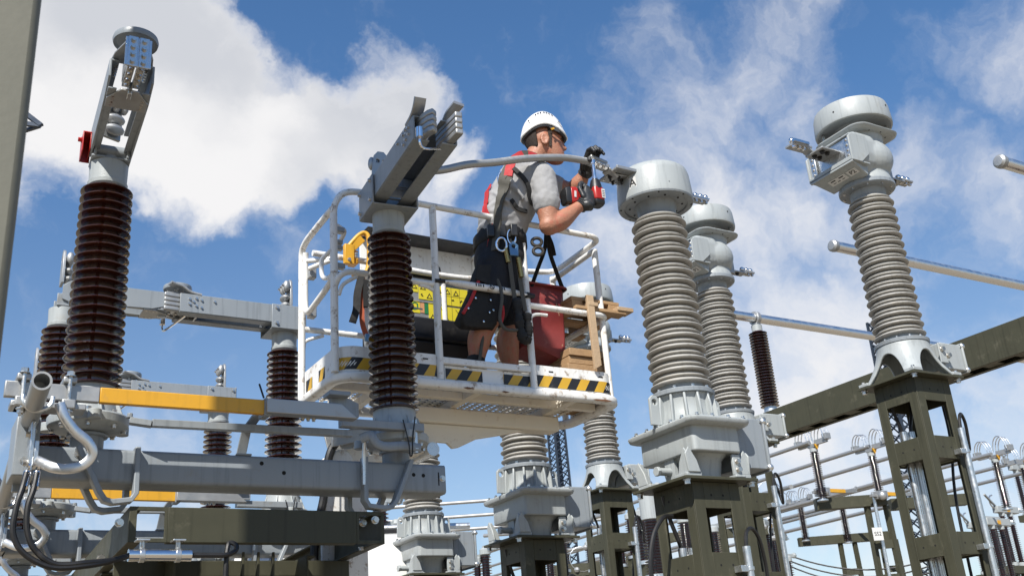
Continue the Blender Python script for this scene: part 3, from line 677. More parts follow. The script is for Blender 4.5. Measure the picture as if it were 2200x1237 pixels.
    for a in (-1.85,):
        m = M('hole'); m.cyl((.277 * cos(a), .277 * sin(a), 2.15), (.281 * cos(a), .281 * sin(a), 2.15), .006, n=8); m.build('screw', hd)
    # terminal palms
    m = M('alud'); m.prism([(-.42, -.115), (-.15, -.105), (-.15, .105), (-.42, .115)], [], (0, 0, 2.268), (1, 0, 0), (0, 1, 0), .016); m.bx(-.42, -.15, -.122, -.11, 2.268, 2.292); pl = m.build('terminal_palm', t, .002)
    m = M('steel')
    for x, y in ((-.395, -.07), (-.335, -.085), (-.395, .085), (-.335, .09), (-.28, .09)): m.cyl((x, y, 2.2675), (x, y, 2.2655), .009, n=10)
    m.build('drilled_hole', pl)
    m = M('dark')
    for x, y in ((-.40, .0), (-.345, -.03), (-.35, .04), (-.295, .005)): m.bolt((x, y, 2.268), (0, 0, -1), .018, .018); m.cyl((x, y, 2.268), (x, y, 2.22), .009, n=8)
    m.build('terminal_bolt', pl)
    m = M('alud'); m.bx(.26, .50, -.05, .03, 2.205, 2.22); pr_ = m.build('terminal_palm', t, .002)
    m = M('steel')
    for x in (.38, .43, .48):
        for y in (-.03,): m.ball((x, y, 2.238), .024, 10); m.bolt((x, y, 2.205), (0, 0, -1), .014, .016)
    m.bx(.35, .505, -.052, .0, 2.218, 2.226); m.build('clamp_nut', pr_)
    # terminal box on the +X side
    m = M('grey'); m.bx(.218, .47, -.235, .10, .075, .425); bxx = m.build('terminal_box', t, .008)
    m = M('grey'); m.bx(.471, .49, -.25, .115, .06, .44); m.build('box_cover', bxx, .006)
    m = M('zinc')
    for y, z in ((-.235, .09), (-.235, .41), (.10, .09), (.10, .41)): m.ball((.485, y, z), .026, 10); m.cyl((.45, y, z), (.51, y, z), .012, n=8)
    m.build('cover_screw', bxx)
    m = M('rubber'); m.cyl((.36, -.1, .08), (.36, -.1, -.02), .016, n=10); m.build('cable_gland', bxx)
    return t
VB = V((4.635, 5.31, 2.892))
v1 = vt(VB)
text('letter_mark', 'A', .085, 'ink', None, (0, 0, 0), (1, 0, 0), (0, 1, 0)).location = VB
_a = radians(-162)
for o in [bpy.data.objects['letter_mark']]:
    d = V((cos(_a), sin(_a), 0)); ex = V((-d.y, d.x, 0)); p = d * .2815 + V((0, 0, 2.19))
    o.parent = v1; o.matrix_basis = Matrix(((ex.x, 0, d.x, p.x), (ex.y, 0, d.y, p.y), (0, 1, 0, p.z), (0, 0, 0, 1)))
    m = M('labelw'); m.box(p - d * .004, (.06, .004, .095), Matrix.Rotation(_a + pi / 2, 3, 'Z')); m.build('letter_plate', v1)
v2 = dup(v1, VB + PH[1], None, 'middle voltage transformer behind the work platform, its tank in shadow below the basket')
v3 = dup(v1, VB + PH[2], None, 'farthest voltage transformer, its ribbed neck seen right of the disconnector beam end')

# ------------------------------------------------------------------ current transformers
def ct(base):
    t = thing('current_transformer', 'nearest current transformer at right, tall ribbed column with drum topped head, plate P2', 'transformer', base, 0, 'current transformers in a row')
    m = M('cast'); NT, NZ = 96, 12; g = []       # pedestal with four arches
    for j in range(NT):
        th = 2 * pi * j / NT; ph = (th + pi / 4) % (pi / 2) - pi / 4; w = radians(33)
        zb = .0 if abs(ph) >= w else .225 * (1 - (abs(ph) / w) ** 2.2) ** .6
        sq = .272 / max(abs(cos(th)), abs(sin(th))); sq = min(sq, .345); row = []
        for i in range(NZ + 1):
            z = .31 - (.31 - zb) * i / NZ; u = 1 - z / .31
            k = u ** 1.7; row.append(m.v(V((cos(th), sin(th), 0)) * (.205 * (1 - k) + sq * k) + V((0, 0, z))))
        g.append(row)
    for j in range(NT):
        for i in range(NZ): m.f([g[j][i], g[(j + 1) % NT][i], g[(j + 1) % NT][i + 1], g[j][i + 1]])
    m.build('pedestal', t, solid=.02, ang=50)
    for sx in (-1, 1):
        for sy in (-1, 1):
            m = M('cast'); m.bx(sx * .19, sx * .295, sy * .19, sy * .285, .003, .03); ft = m.build('pedestal_foot', t, .005)
            m = M('bolt'); m.bolt((sx * .265, sy * .255, .03), (0, 0, 1), .014, .016); m.build('bolt', ft)
    m = M('grey'); m.lathe([(.15, .305), (.222, .31), (.226, .335), (.215, .342), (.17, .345)], (0, 0, 0), 48); fl = m.build('flange', t)
    m = M('bolt')
    for k in range(12): m.bolt((.198 * cos(2 * pi * k / 12), .198 * sin(2 * pi * k / 12), .342), (0, 0, 1), .010, .012)
    m.build('bolt', fl)
    m = M('grey'); m.lathe([(.165, .34), (.16, .40)], (0, 0, 0), 40); m.build('collar', t)
    m = M('shed'); m.lathe(shed_profile(.385, 1.69, 16, .161, .147, .213, .20, THICK), (0, 0, 0), 52); m.build('silicone_insulator', t, ang=30)
    m = M('grey'); m.lathe([(.135, 1.68), (.15, 1.71), (.16, 1.755), (.235, 1.76), (.245, 1.77), (.245, 1.80), (.235, 1.81)], (0, 0, 0), 48); nf_ = m.build('neck_flange', t)
    m = M('bolt')
    for k in range(10): m.bolt((.212 * cos(2 * pi * k / 10 + .1), .212 * sin(2 * pi * k / 10 + .1), 1.76), (0, 0, -1), .010, .010)
    m.build('bolt', nf_)
    m = M('cast')                                  # cast head body
    m.lathe([(.232, 1.79), (.225, 1.84), (.20, 1.93), (.19, 2.05), (.21, 2.17), (.235, 2.25), (.235, 2.27)], (0, 0, 0), 40)
    for s in (-1, 1):
        m.ball((.0, s * .14, 2.035), .18, 24, (1.12, .78, .95)); m.ball((-.16, s * .12, 2.17), .07, 16, (1.0, 1.0, .8))
    m.ball((.13, 0, 2.03), .18, 20, (.8, 1.1, .95))
    R = []
    for z, hx, hy in ((1.86, .10, .18), (1.93, .20, .23), (2.0, .24, .25), (2.13, .24, .25), (2.2, .2, .23)): R.append([V((-.2 + a, b, z)) for a, b in rrect(hx * 2 * .7, hy * 2, .05, 4)])
    m.rings(R)
    m.build('head_casting', t, remesh=.011, smooth=5)
    m = M('cast'); R = []
    for z, h in ((2.258, .25), (2.27, .282), (2.285, .288), (2.295, .28), (2.30, .25)): R.append([V((a, b, z)) for a, b in rrect(h * 2, h * 2, .12, 6)])
    m.rings(R); sh = m.build('head_flange', t, ang=50)
    m = M('hole')
    for k in range(12): a = 2 * pi * k / 12 + .13; m.cyl((.25 * cos(a), .25 * sin(a), 2.262), (.25 * cos(a), .25 * sin(a), 2.257), .008, n=8)
    m.build('bolt_hole', sh)
    for a in (radians(-40), radians(140)):
        d = V((cos(a), sin(a), 0)); m = M('cast'); m.prism([(-.055, 0), (.055, 0), (.03, .085), (0, .1), (-.03, .085)], [circ(0, .055, .016, 10)], d * .27 + V((0, 0, 2.295)), (-d.y, d.x, 0), (0, 0, 1), .018); m.build('lifting_lug', sh, .003)
    m = M('cast'); m.lathe([(.14, 2.29), (.15, 2.34), (.19, 2.385), (.28, 2.395), (.325, 2.375), (.34, 2.38), (.345, 2.40), (.335, 2.54), (.325, 2.575), (.29, 2.59), (.0, 2.595)], (0, 0, 0), 64); cp = m.build('pressure_cap', t, ang=40)
    m = M('hole')
    for a, z in ((-2.9, 2.47), (-1.35, 2.5), (-.2, 2.5)): m.cyl((.336 * cos(a), .336 * sin(a), z), (.343 * cos(a), .343 * sin(a), z), .008, n=8)
    m.build('screw', cp)
    # primary terminal bracket on the -X side
    m = M('cast'); x0, x1 = -.43, -.20
    for s in (-1, 1): m.prism([(0, 1.885), (.12, 1.885), (.23, 1.98), (.23, 2.16), (.05, 2.16), (-.0, 2.12)], [], (x0, s * .245 - .009, 0), (1, 0, 0), (0, 0, 1), -.018)
    m.bx(x0, x1, -.245, .245, 1.885, 1.90); m.bx(x0 + .03, x1, -.245, .245, 2.145, 2.16); m.hexa([(x0, -.245, 1.87), (x0 + .02, -.245, 1.87), (x0 + .02, .245, 1.87), (x0, .245, 1.87), (x0, -.245, 1.93), (x0 + .02, -.245, 1.93), (x0 + .02, .245, 1.93), (x0, .245, 1.93)])
    br = m.build('terminal_frame', t, .004)
    m = M('zinc'); m.bx(-.38, -.36, -.2, .2, 1.91, 2.14)
    for s in (-1, 1): m.bx(-.41, -.40, s * .20 - .035, s * .20 + .035, 1.92, 2.12)
    m.build('back_plate', br, .003)
    m = M('bolt')
    for s in (-1, 1):
        for z in (1.95, 2.0, 2.05, 2.10): m.bolt((-.41, s * .20, z), (-1, 0, 0), .009, .01)
    m.build('bolt', br)
    m = M('alud'); m.bx(-.60, -.37, -.10, .10, 2.04, 2.056); m.bx(-.80, -.58, .02, .13, 2.10, 2.12); m.bar((-.62, .075, 2.11), (-.55, .06, 2.05), .10, .015); tp = m.build('terminal_palm', t, .003)
    m = M('steel')
    for x in (-.78, -.72, -.66): m.ball((x, .06, 2.148), .03, 12); m.bolt((x, .05, 2.10), (0, 0, -1), .018, .018)
    m.bx(-.81, -.63, .0, .03, 2.115, 2.14); m.build('clamp_nut', tp)
    m = M('dark')
    for x, y in ((-.55, -.05), (-.49, -.05), (-.55, .04), (-.49, .04)): m.bolt((x, y, 2.04), (0, 0, -1), .018, .02)
    m.build('terminal_bolt', tp)
    m = M('alud'); m.bx(.26, .50, -.05, .05, 1.95, 1.966); m.bx(.44, .62, -.05, .05, 1.966, 1.985); m.bx(.2, .27, -.1, .1, 1.9, 2.05); tq = m.build('terminal_palm', t, .003)
    m = M('steel')
    for x in (.48, .54, .60):
        m.ball((x, 0, 2.012), .03, 12); m.bolt((x, -.02, 1.966), (0, 0, -1), .016, .018)
    m.build('clamp_nut', tq)
    m = M('dark')
    for x in (.31, .38): m.bolt((x, -.02, 1.95), (0, 0, -1), .018, .022)
    m.build('terminal_bolt', tq)
    # plates with lettering on the slanting apron
    m = M('cast'); m.hexa([(-.43, -.24, 1.885), (-.2, -.2, 1.80), (-.2, .2, 1.80), (-.43, .24, 1.885), (-.43, -.24, 1.90), (-.18, -.2, 1.9), (-.18, .2, 1.9), (-.43, .24, 1.90)]); m.build('apron', t, .01)
    nrm = V((-.085, 0, -.23)).normalized(); ey = V((-.23, 0, .085)).normalized()
    for y, w, nm in ((-.135, .10, 'P2'), (.03, .19, '')):
        c = V((-.315, y, 1.8425)) + nrm * .003
        m = M('labelw'); m.box(c, (w, .07, .003), Matrix(((0, ey.x, nrm.x), (-1, 0, 0), (0, ey.z, nrm.z)))); lp = m.build('label_plate', t)
        if nm: text('lettering', nm, .062, 'ink', t, c + nrm * .002, (0, -1, 0), ey)
        else:
            m = M('ink')
            for k in (-1, 1): m.box(c + V((0, .045 * k, 0)) + ey * .018 + nrm * .002, (.05, .012, .002), Matrix(((0, ey.x, nrm.x), (-1, 0, 0), (0, ey.z, nrm.z))))
            for k in (-1, 0, 1): m.box(c + V((0, .05 * k, 0)) - ey * .012 + nrm * .002, (.03, .006, .002), Matrix(((0, ey.x, nrm.x), (-1, 0, 0), (0, ey.z, nrm.z))))
            m.build('print', lp)
    # secondary terminal box
    m = M('cast'); m.bx(.225, .49, -.20, .13, .085, .315); bxx = m.build('terminal_box', t, .01)
    m = M('cast'); m.bx(.491, .51, -.215, .145, .07, .33); m.build('box_cover', bxx, .006)
    m = M('zinc')
    for y, z in ((-.2, .095), (-.2, .305), (.13, .095), (.13, .305)): m.ball((.51, y, z), .026, 10); m.cyl((.48, y, z), (.535, y, z), .012, n=8)
    m.build('cover_screw', bxx)
    m = M('cast'); m.bx(.15, .24, -.235, -.22, .12, .29); ea = m.build('earthing_pad', t, .005)
    m = M('bolt'); m.bolt((.18, -.235, .235), (0, -1, 0), .02, .022); m.bolt((.245, -.235, .185), (0, -1, 0), .02, .022); m.build('bolt', ea)
    return t
CB = V((7.15, 5.35, 3.84))
c1 = ct(CB)
c2 = dup(c1, CB + V((.12, 2.26, 0)), None, 'middle current transformer, its drum topped head just right of the cap marked A')
c3 = dup(c1, CB + V((.16, 4.6, 0)), None, 'farthest current transformer, seen behind the right end of the work platform')

# ------------------------------------------------------------------ support towers
def tower(name, label, base, hx, hy, H, px, py, batt, group, side):
    t = thing(name, label, 'support tower', base, 0, group)      # base at the top plate; the tower goes down to the ground
    m = M('olive'); m.bx(-px, px, -py, py, -.02, 0); tp = m.build('top_plate', t, .003)
    m = M('bolt')
    for sx in (-1, 1):
        for sy in (-1, 1): m.bolt((sx * (px - .035), sy * (py - .035), -.02), (0, 0, -1), .02, .026)
    m.build('bolt', tp)
    lw = .088
    for sx in (-1, 1):
        for sy in (-1, 1):
            m = M('olive'); x, y = sx * hx, sy * hy
            m.bx(x, x - sx * lw, y, y - sy * .012, -H, -.0225); m.bx(x, x - sx * .012, y - sy * .012, y - sy * lw, -H, -.0225); m.build('leg', t, .002)
    for z0, z1 in batt:
        for s in (-1, 1):
            m = M('olive'); m.bx(-hx + lw + .001, hx - lw - .001, s * hy, s * (hy - .012), z1, z0); a = m.build('batten_plate', t, .002)
            m = M('hole')
            for x in (-.05, .05): m.cyl((x, s * (hy + .0005), (z0 + z1) / 2), (x, s * (hy - .006), (z0 + z1) / 2), .008, n=8)
            m.build('hole', a)
            m = M('olive'); m.bx(s * hx, s * (hx - .012), -hy + lw + .001, hy - lw - .001, z1 + .0, z0); a = m.build('batten_plate', t, .002)
            m = M('hole')
            for y in (-.06, .05): m.cyl((s * (hx + .0005), y, (z0 + z1) / 2), (s * (hx - .006), y, (z0 + z1) / 2), .008, n=8)
            m.build('hole', a)
        m = M('olive'); m.bx(-hx + .02, hx - .02, -hy + .02, hy - .02, z1 + .02, z1 + .028)
        if z0 < -.1: m.build('diaphragm_plate', t)
    # galvanised conduits clipped to the -Y face, with cables leaving the terminal box
    for k, (x, y, ztop, r) in enumerate(((hx - .06, -hy - .05, -.46, .026), (-.02, hy - .12, -.42, .03), (-.09, hy - .10, -.42, .03))):
        m = M('zinc'); m.prism(circ(0, 0, r, 16), [circ(0, 0, r - .004, 16)], (x, y, -H + .02), (1, 0, 0), (0, 1, 0), ztop + H); cdt = m.build('conduit', t, ang=40)
        if k == 0:
            m = M('zinc')
            for z in (batt[1][1] + .05, batt[2][1] + .05, batt[3][1] + .05): m.cyl((x, y, z - .012), (x, y, z + .012), r + .006, n=16); m.bx(x - .085, x - .02, y - .02, -hy - .001, z - .02, z + .02)
            m.build('pipe_clip', cdt, .002)
    m = M('rubber'); x, y, z = hx - .06, -hy - .05, -.48
    m.tube(spline([(x, y, z - .05), (x, y, z + .04), (x + .03, y + .01, z + .13), (x + .10, y + .03, z + .16), (x + .18, y + .06, z + .10), (x + .24, y + .1, z - .04), (x + .26, y + .12, z - .16)] if side else
                  [(x, y, z - .05), (x, y, z + .04), (x + .03, y + .01, z + .13), (x + .09, y + .03, z + .17), (x + .16, y + .06, z + .10), (x + .2, y + .1, z - .06), (x + .21, y + .12, z - .1), (x + .2, y + .14, z + .0), (x + .15, y + .16, z + .25), (x + .12, y + .18, -.03)], 8), .013, 8); m.build('cable', t)
    m = M('rubber'); m.tube(spline([(-.02, hy - .12, -.45), (-.01, hy - .12, -.36), (.05, hy - .12, -.22), (.10, hy - .1, -.08)], 6), .014, 8); m.tube(spline([(-.09, hy - .10, -.45), (-.11, hy - .1, -.36), (-.16, hy - .1, -.22), (-.2, hy - .1, -.06)], 6), .014, 8)
    m.tube(spline([(hx + .12, .0, -.02), (hx + .14, 0, -.2), (hx + .13, .0, -.5), (hx + .05, .02, -1.0), (hx + .02, .02, -2.0)], 6), .012, 8); m.build('cable', t)
    return t
BT = [(-.0225, -.19), (-.47, -.63), (-1.12, -1.28), (-1.8, -1.95), (-2.4, -2.55)]
tv = tower('support_tower', 'olive steel tower under the nearest voltage transformer', VB - V((0, 0, .001)), .198, .205, VB.z, .31, .285, BT, 'support towers', 1)
dup(tv, VB + PH[1] - V((0, 0, .001)), None, 'olive steel tower in shadow under the middle voltage transformer')
dup(tv, VB + PH[2] - V((0, 0, .001)), None, 'olive steel tower under the farthest voltage transformer')
BT2 = [(-.0225, -.21), (-.50, -.68), (-1.25, -1.42), (-2.0, -2.17), (-2.8, -2.95)]
tcw = tower('support_tower', 'tall olive steel tower at right under the nearest current transformer', CB - V((0, 0, .001)), .215, .205, CB.z, .305, .29, BT2, 'support towers', 0)
dup(tcw, CB + V((.12, 2.26, -.001)), None, 'olive steel tower under the middle current transformer, behind the one with the cap marked A')
dup(tcw, CB + V((.16, 4.6, -.001)), None, 'olive steel tower under the farthest current transformer')

# loose loops of black cable between the towers
t = thing('looped_cable', 'thick black cable arching down left of the tower below the cap marked A', 'cable', (4.3, 5.3, 2.6))
m = M('rubber'); m.tube(spline([(.10, .0, .08), (.0, -.02, .06), (-.10, -.03, -.06), (-.15, -.03, -.25), (-.13, -.02, -.5), (-.05, 0, -.8), (.0, 0, -1.5), (.02, 0, -2.5)], 8), .015, 8); m.build('cable_run', t)

# ------------------------------------------------------------------ girder, post insulators and tubes at the right
GX = 10.13
t = thing('gantry_girder', 'long olive box girder rising to the upper right behind the nearest current transformer', 'girder', (GX, 7.6, 4.62))
m = M('olive'); m.bx(-.15, -.138, -6.5, 3.2, 0, .36); m.build('side_plate', t, .003)
m = M('olive'); m.bx(.138, .15, -6.5, 3.2, 0, .36); m.build('side_plate', t, .003)
m = M('olive'); m.bx(-.137, .137, -6.5, 3.2, .345, .357); m.build('top_plate', t, .002)
for s in (-1, 1):
    m = M('olive'); m.bx(s * .137, s * .085, -6.5, 3.2, .001, .012); m.build('bottom_flange', t, .002)
_bt = None
for k in range(24):
    y = -6.3 + k * .4
    if _bt is None:
        m = M('olive'); m.bx(-.137, .137, -.09, .09, .013, .024); _bt = m.build('batten', t); _bt.location = (0, y, 0)
    else:
        c = _bt.copy(); COL.objects.link(c); c.location = (0, y, 0)
for y in (-6, 3): 
    m = M('olive'); m.bx(-.14, .14, y - .14, y + .14, -4.62, -.002); m.build('column', t, .006)
def post(base, label, h=1.2, n=26, rs=.10, group='post insulators'):
    t = thing('post_insulator', label, 'insulator', base, 0, group)
    m = M('zinc'); m.lathe([(.12, 0), (.12, .03), (.09, .04), (.085, .12), (.05, .125)], (0, 0, 0), 20); m.build('foot_flange', t)
    m = M('porc'); m.lathe(shed_profile(.11, h, n, rs * .58, rs * .58, rs, rs, THIN), (0, 0, 0), 24); m.build('porcelain_insulator', t, ang=28)
    m = M('cast'); m.lathe([(.06, h - .01), (.075, h), (.075, h + .09), (.05, h + .1)], (0, 0, 0), 20); m.build('cap', t)
    return t
p0 = post((GX + .05, 9.9, 4.98), 'brown post insulator on the olive girder, holding a busbar tube', 1.2, 26, .13)
m = M('alud'); m.prism(circ(0, 0, .1, 20), [circ(0, 0, .07, 20)], (-.03, 0, 1.40), (0, 1, 0), (0, 0, 1), .06); m.bx(-.04, .04, -.05, .05, 1.29, 1.32); m.build('tube_clamp', p0, .004)
dup(p0, (GX + .02, 7.6, 4.98), None, 'brown post insulator on the girder hidden behind the nearest current transformer')
dup(p0, (GX, 5.3, 4.98), None, 'brown post insulator on the girder beyond the right edge')
for k, (y, lab) in enumerate(((9.9, 'bright busbar tube held by the clamp on the brown post insulator above the girder'), (7.65, 'bright busbar tube with a rounded end passing behind the tall nearest current transformer'), (5.36, 'bright busbar tube whose capped end sticks in at the upper right edge'))):
    t = thing('busbar_tube', lab, 'busbar', (9.36, y, 6.44 - .02 * k), 0, 'busbar tubes over the girder')
    if k == 0: t.location.z = 6.385
    m = M('alu'); m.cyl((0, 0, 0), (14, 0, 0), .065, n=24); m.build('tube', t)
    m = M('alud'); m.lathe([(.0, -.035), (.05, -.03), (.072, -.01), (.075, .02), (.07, .05), (.066, .055)], (0, 0, 0), 24, (1, 0, 0)); m.build('end_cap', t)
# ------------------------------------------------------------------ work platform (basket and jib)
KB = (3.2, 5.9, 3.5)
plat = thing('work_platform', 'white railed work platform with black and yellow hazard tape, held up by a boom', 'work platform', KB)
XL, XR_, YF, YR, CR = 2.20, 4.27, 5.55, 6.27, .13
def loop(d=0, z=0, n=8):                       # rounded floor outline, counter-clockwise from the rear left
    x0, x1, y0, y1, r = XL - d, XR_ + d, YF - d, YR + d, CR + d; out = []
    for cx, cy, a in ((x0 + r, y0 + r, pi), (x1 - r, y0 + r, 1.5 * pi), (x1 - r, y1 - r, 0), (x0 + r, y1 - r, pi / 2)):
        out += [V((cx + r * cos(a + pi / 2 * i / n), cy + r * sin(a + pi / 2 * i / n), z)) for i in range(n + 1)]
    return out
m = MW('white', KB); m.path(loop(0, 3.515), rrect(.075, .06, .02, 3), closed=True, up=(0, 0, 1)); rim = m.build('floor_rim', plat, ang=60)
m = MW('rust', KB)
for a, b, y, z in ((2.42, 2.58, YF - .0385, 3.494), (3.02, 3.10, YF - .0385, 3.496), (4.02, 4.18, YF - .0385, 3.497), (3.3, 3.36, YF - .0385, 3.493), (2.66, 2.70, YF - .0385, 3.495)):
    m.prism([(a, 0), (a + .03, -.008), (b - .03, -.006), (b, .0), (b - .05, .007), (a + .02, .005)], [], (0, y, z), (1, 0, 0), (0, 0, 1), .002)
m.build('rust_patch', rim)
m = MW('under', KB)                             # expanded metal floor
px, py = .058, .040
rows = int((YR - YF - .08) / (py / 2)); cols = int((XR_ - XL - .1) / px)
for j in range(rows // 2 + 1):
    y = YF + .05 + j * py
    for i in range(cols * 2):
        x = XL + .06 + i * px / 2; a, b = (0, py / 2) if i % 2 == 0 else (py / 2, 0)
        if y + py / 2 > YR - .03: continue
        m.hexa([(x, y + a - .004, 3.553), (x + px / 2, y + b - .004, 3.553), (x + px / 2, y + b + .004, 3.553), (x, y + a + .004, 3.553), (x, y + a - .004, 3.559), (x + px / 2, y + b - .004, 3.559), (x + px / 2, y + b + .004, 3.559), (x, y + a + .004, 3.559)])
        if i % 2 == 0 and j < rows // 2: pass
        if i % 2 == 1:
            pass
    for i in range(cols):                       # bridges between neighbouring strands
        x = XL + .06 + i * px + px / 2
        if y + py > YR - .03: continue
        m.hexa([(x - .012, y + py / 2 - .004, 3.5525), (x + .012, y + py / 2 - .004, 3.5525), (x + .012, y + py / 2 + .024, 3.5525), (x - .012, y + py / 2 + .024, 3.5525), (x - .012, y + py / 2 - .004, 3.5585), (x + .012, y + py / 2 - .004, 3.5585), (x + .012, y + py / 2 + .024, 3.5585), (x - .012, y + py / 2 + .024, 3.5585)])
tag(m.build('mesh_floor', plat), None, None, None, 'stuff')
for x in (2.56, 3.18, 3.92):
    m = MW('under', KB); m.bx(x - .028, x + .028, YF + .03, YR - .03, 3.495, 3.549); m.build('floor_bearer', plat, .005)
m = MW('under', KB); m.bx(XL + .05, XR_ - .05, YF + .22, YF + .27, 3.50, 3.5515); m.build('floor_bearer', plat, .005)
m = MW('under', KB); m.bx(2.72, 4.02, 5.95, 6.08, 3.385, 3.493); m.build('main_bearer', plat, .012)
m = MW('under', KB); m.prism([(2.90, 3.384), (3.75, 3.384), (3.62, 3.35), (3.36, 3.30), (3.22, 3.235), (3.17, 3.225), (3.13, 3.26), (3.06, 3.262), (3.03, 3.23), (2.5, 3.22), (2.5, 3.30)], [], (0, 5.98, 0), (1, 0, 0), (0, 0, 1), -.03); m.build('boom_bracket', plat, .006)
m = MW('under', KB); m.prism([(2.60, 3.36), (3.1, 3.384), (3.05, 3.24), (2.72, 3.16), (2.5, 3.18), (2.45, 3.26)], [], (0, 6.16, 0), (1, 0, 0), (0, 0, 1), -.03); m.build('boom_bracket', plat, .006)
m = MW('zinc', KB); m.cyl((2.66, 5.93, 3.22), (2.66, 6.2, 3.22), .05, n=18); m.cyl((3.0, 5.93, 3.20), (3.0, 6.2, 3.20), .045, n=18); m.build('pivot_pin', plat)
m = MW('alud', KB); m.prism([(2.28, 3.235), (2.66, 3.36), (2.80, 3.36), (2.80, 3.30), (2.29, 3.165)], [], (0, 5.88, 0), (1, 0, 0), (0, 0, 1), -.03); m.bar((2.30, 6.0, 3.17), (2.8, 6.0, 3.305), .2, .012, (0, 1, 0)); m.build('guard_plate', plat, .004)
m = MW('under', KB); m.bar((2.34, 6.06, 3.10), (3.0, 6.06, 3.26), .13, .16, (0, 1, 0)); m.build('jib_arm', plat, .012)
m = MW('white', KB); m.cyl((2.38, 5.96, 3.10), (2.38, 6.2, 3.10), .075, n=20); m.prism([(2.26, 2.2), (2.36, 2.2), (2.37, 3.02), (2.33, 3.08), (2.27, 3.0), (2.25, 2.8)], [], (0, 5.98, 0), (1, 0, 0), (0, 0, 1), -.04); m.bx(2.36, 2.56, 6.0, 6.2, 1.9, 3.06); m.build('jib_knuckle', plat, .012)
m = MW('under', KB); m.bar((2.45, 6.1, 2.2), (3.3, 9.6, 1.55), .24, .3, (0, 0, 1)); m.bar((3.3, 9.6, 1.55), (5.2, 14.6, 2.35), .28, .34, (0, 0, 1)); m.build('lower_boom', plat, .02)
m = MW('rubber', KB); m.tube(spline([(2.34, 5.94, 3.22), (2.29, 5.93, 3.14), (2.265, 5.94, 3.02), (2.25, 5.95, 2.85), (2.2, 5.96, 2.6), (2.2, 5.97, 2.2)], 6), .026, 10); m.build('hydraulic_hose', plat)
# toe board and hazard tape
def part_loop(s0, s1, d, z):                   # stretch of the outline by arc length from the rear left corner
    P = loop(d, z, 10); P = P[-1:] + P; acc = [0]
    for i in range(1, len(P)): acc.append(acc[-1] + (P[i] - P[i - 1]).length)
    def at(s):
        for i in range(1, len(P)):
            if s <= acc[i]: return P[i - 1].lerp(P[i], (s - acc[i - 1]) / max(1e-6, acc[i] - acc[i - 1]))
        return P[-1].copy()
    n = max(2, int((s1 - s0) / .025)); return [at(s0 + (s1 - s0) * i / n) for i in range(n + 1)]
LEN_L = YR - YF - 2 * CR; s_corner = LEN_L; q = pi / 2 * CR; s_front = s_corner + q; FL = XR_ - XL - 2 * CR; s_right = s_front + FL
for nm, a, b, z0, z1, d in (('toe_board', .0, s_front + 2.88 - XL - CR, 3.552, 3.712, -.004), ('toe_board', s_front + 2.88 - XL - CR + .01, s_front + 3.57 - XL - CR, 3.552, 3.652, -.02),
                         ('toe_board', s_front + 3.585 - XL - CR, s_right + q + LEN_L, 3.552, 3.715, -.004)):
    m = MW('white', KB); m.strip(part_loop(a, b, d, (z0 + z1) / 2), z1 - z0, .008, (0, 0, 1)); tb = m.build(nm, plat, ang=50)
m = MW('hole', KB)
for x in (2.78, 3.72, 4.13): m.bx(x - .018, x + .018, YF + .0045 - .0065, YF, 3.672, 3.681)
m.build('slot', tb)
m = MW('white', KB); m.bx(2.89, 3.57, YF - .012, YF + .022, 3.655, 3.70); m.build('gate_sill', plat, .006)
def tape(s0, s1, d, z0, z1, phase=0, w=.075):
    m = MW('tapey', KB); m.use('tapek'); k = 0; s = s0 - .12; sl = .05
    s -= phase
    while s < s1:
        m.mi = k % 2; a, b = s, s + w
        seg = 4
        for i in range(seg):
            u0 = a + (b - a) * i / seg; u1 = a + (b - a) * (i + 1) / seg
            lo = [min(max(x, s0), s1) for x in (u0, u1, u1 + sl, u0 + sl)]
            if lo[1] - lo[0] < 1e-4 and lo[2] - lo[3] < 1e-4: continue
            p = [part_loop(x, x + .001, d, z)[0] for x, z in zip(lo, (z0, z0, z1, z1))]; e = [part_loop(x, x + .001, d - .003, z)[0] for x, z in zip(lo, (z0, z0, z1, z1))]
            m.f([m.v(x) for x in p]); m.f([m.v(x) for x in reversed(e)])
        s += w; k += 1
    return m.build('hazard_tape', plat)
fx = lambda x: s_front + x - XL - CR
tape(s_corner + .01, fx(2.86), .003, 3.565, 3.640)
tape(fx(2.905), fx(3.17), -.013, 3.562, 3.632, .03); tape(fx(3.33), fx(3.56), -.013, 3.562, 3.632)
tape(fx(3.605), s_right + q * .8, .003, 3.565, 3.645, .02)
tape(.03, .14, .003, 3.565, 3.64); tape(.26, .36, .003, 3.565, 3.64, .04)
# posts and rails
def rail(name, pts, r=.022, k=6, straight=False, mat='white'):
    m = MW(mat, KB); m.tube(pts if straight else spline(pts, k), r, 12); return m.build(name, plat, ang=50)
for x, y, z in ((2.19, 5.585, 4.60), (2.88, 5.548, 4.75), (3.575, 5.548, 4.75), (4.235, 5.60, 4.68), (2.2, 6.2, 4.52), (4.25, 6.2, 4.70), (3.3, 6.25, 4.6)):
    m = MW('white', KB); m.cyl((x, y, 3.545), (x, y, z), .024, n=14); m.build('post', plat)
rail('top_rail', [(2.19, 5.585, 4.58), (2.195, 5.57, 4.66), (2.24, 5.555, 4.735), (2.33, 5.548, 4.765), (2.5, 5.548, 4.765), (3.0, 5.548, 4.765), (3.6, 5.548, 4.763), (4.1, 5.55, 4.762), (4.2, 5.555, 4.762), (4.255, 5.59, 4.76), (4.268, 5.65, 4.757), (4.268, 5.9, 4.75), (4.265, 6.12, 4.745), (4.24, 6.19, 4.743), (4.16, 6.215, 4.738), (3.9, 6.215, 4.70), (3.6, 6.215, 4.60), (3.2, 6.215, 4.58), (2.6, 6.215, 4.60), (2.28, 6.21, 4.60)])
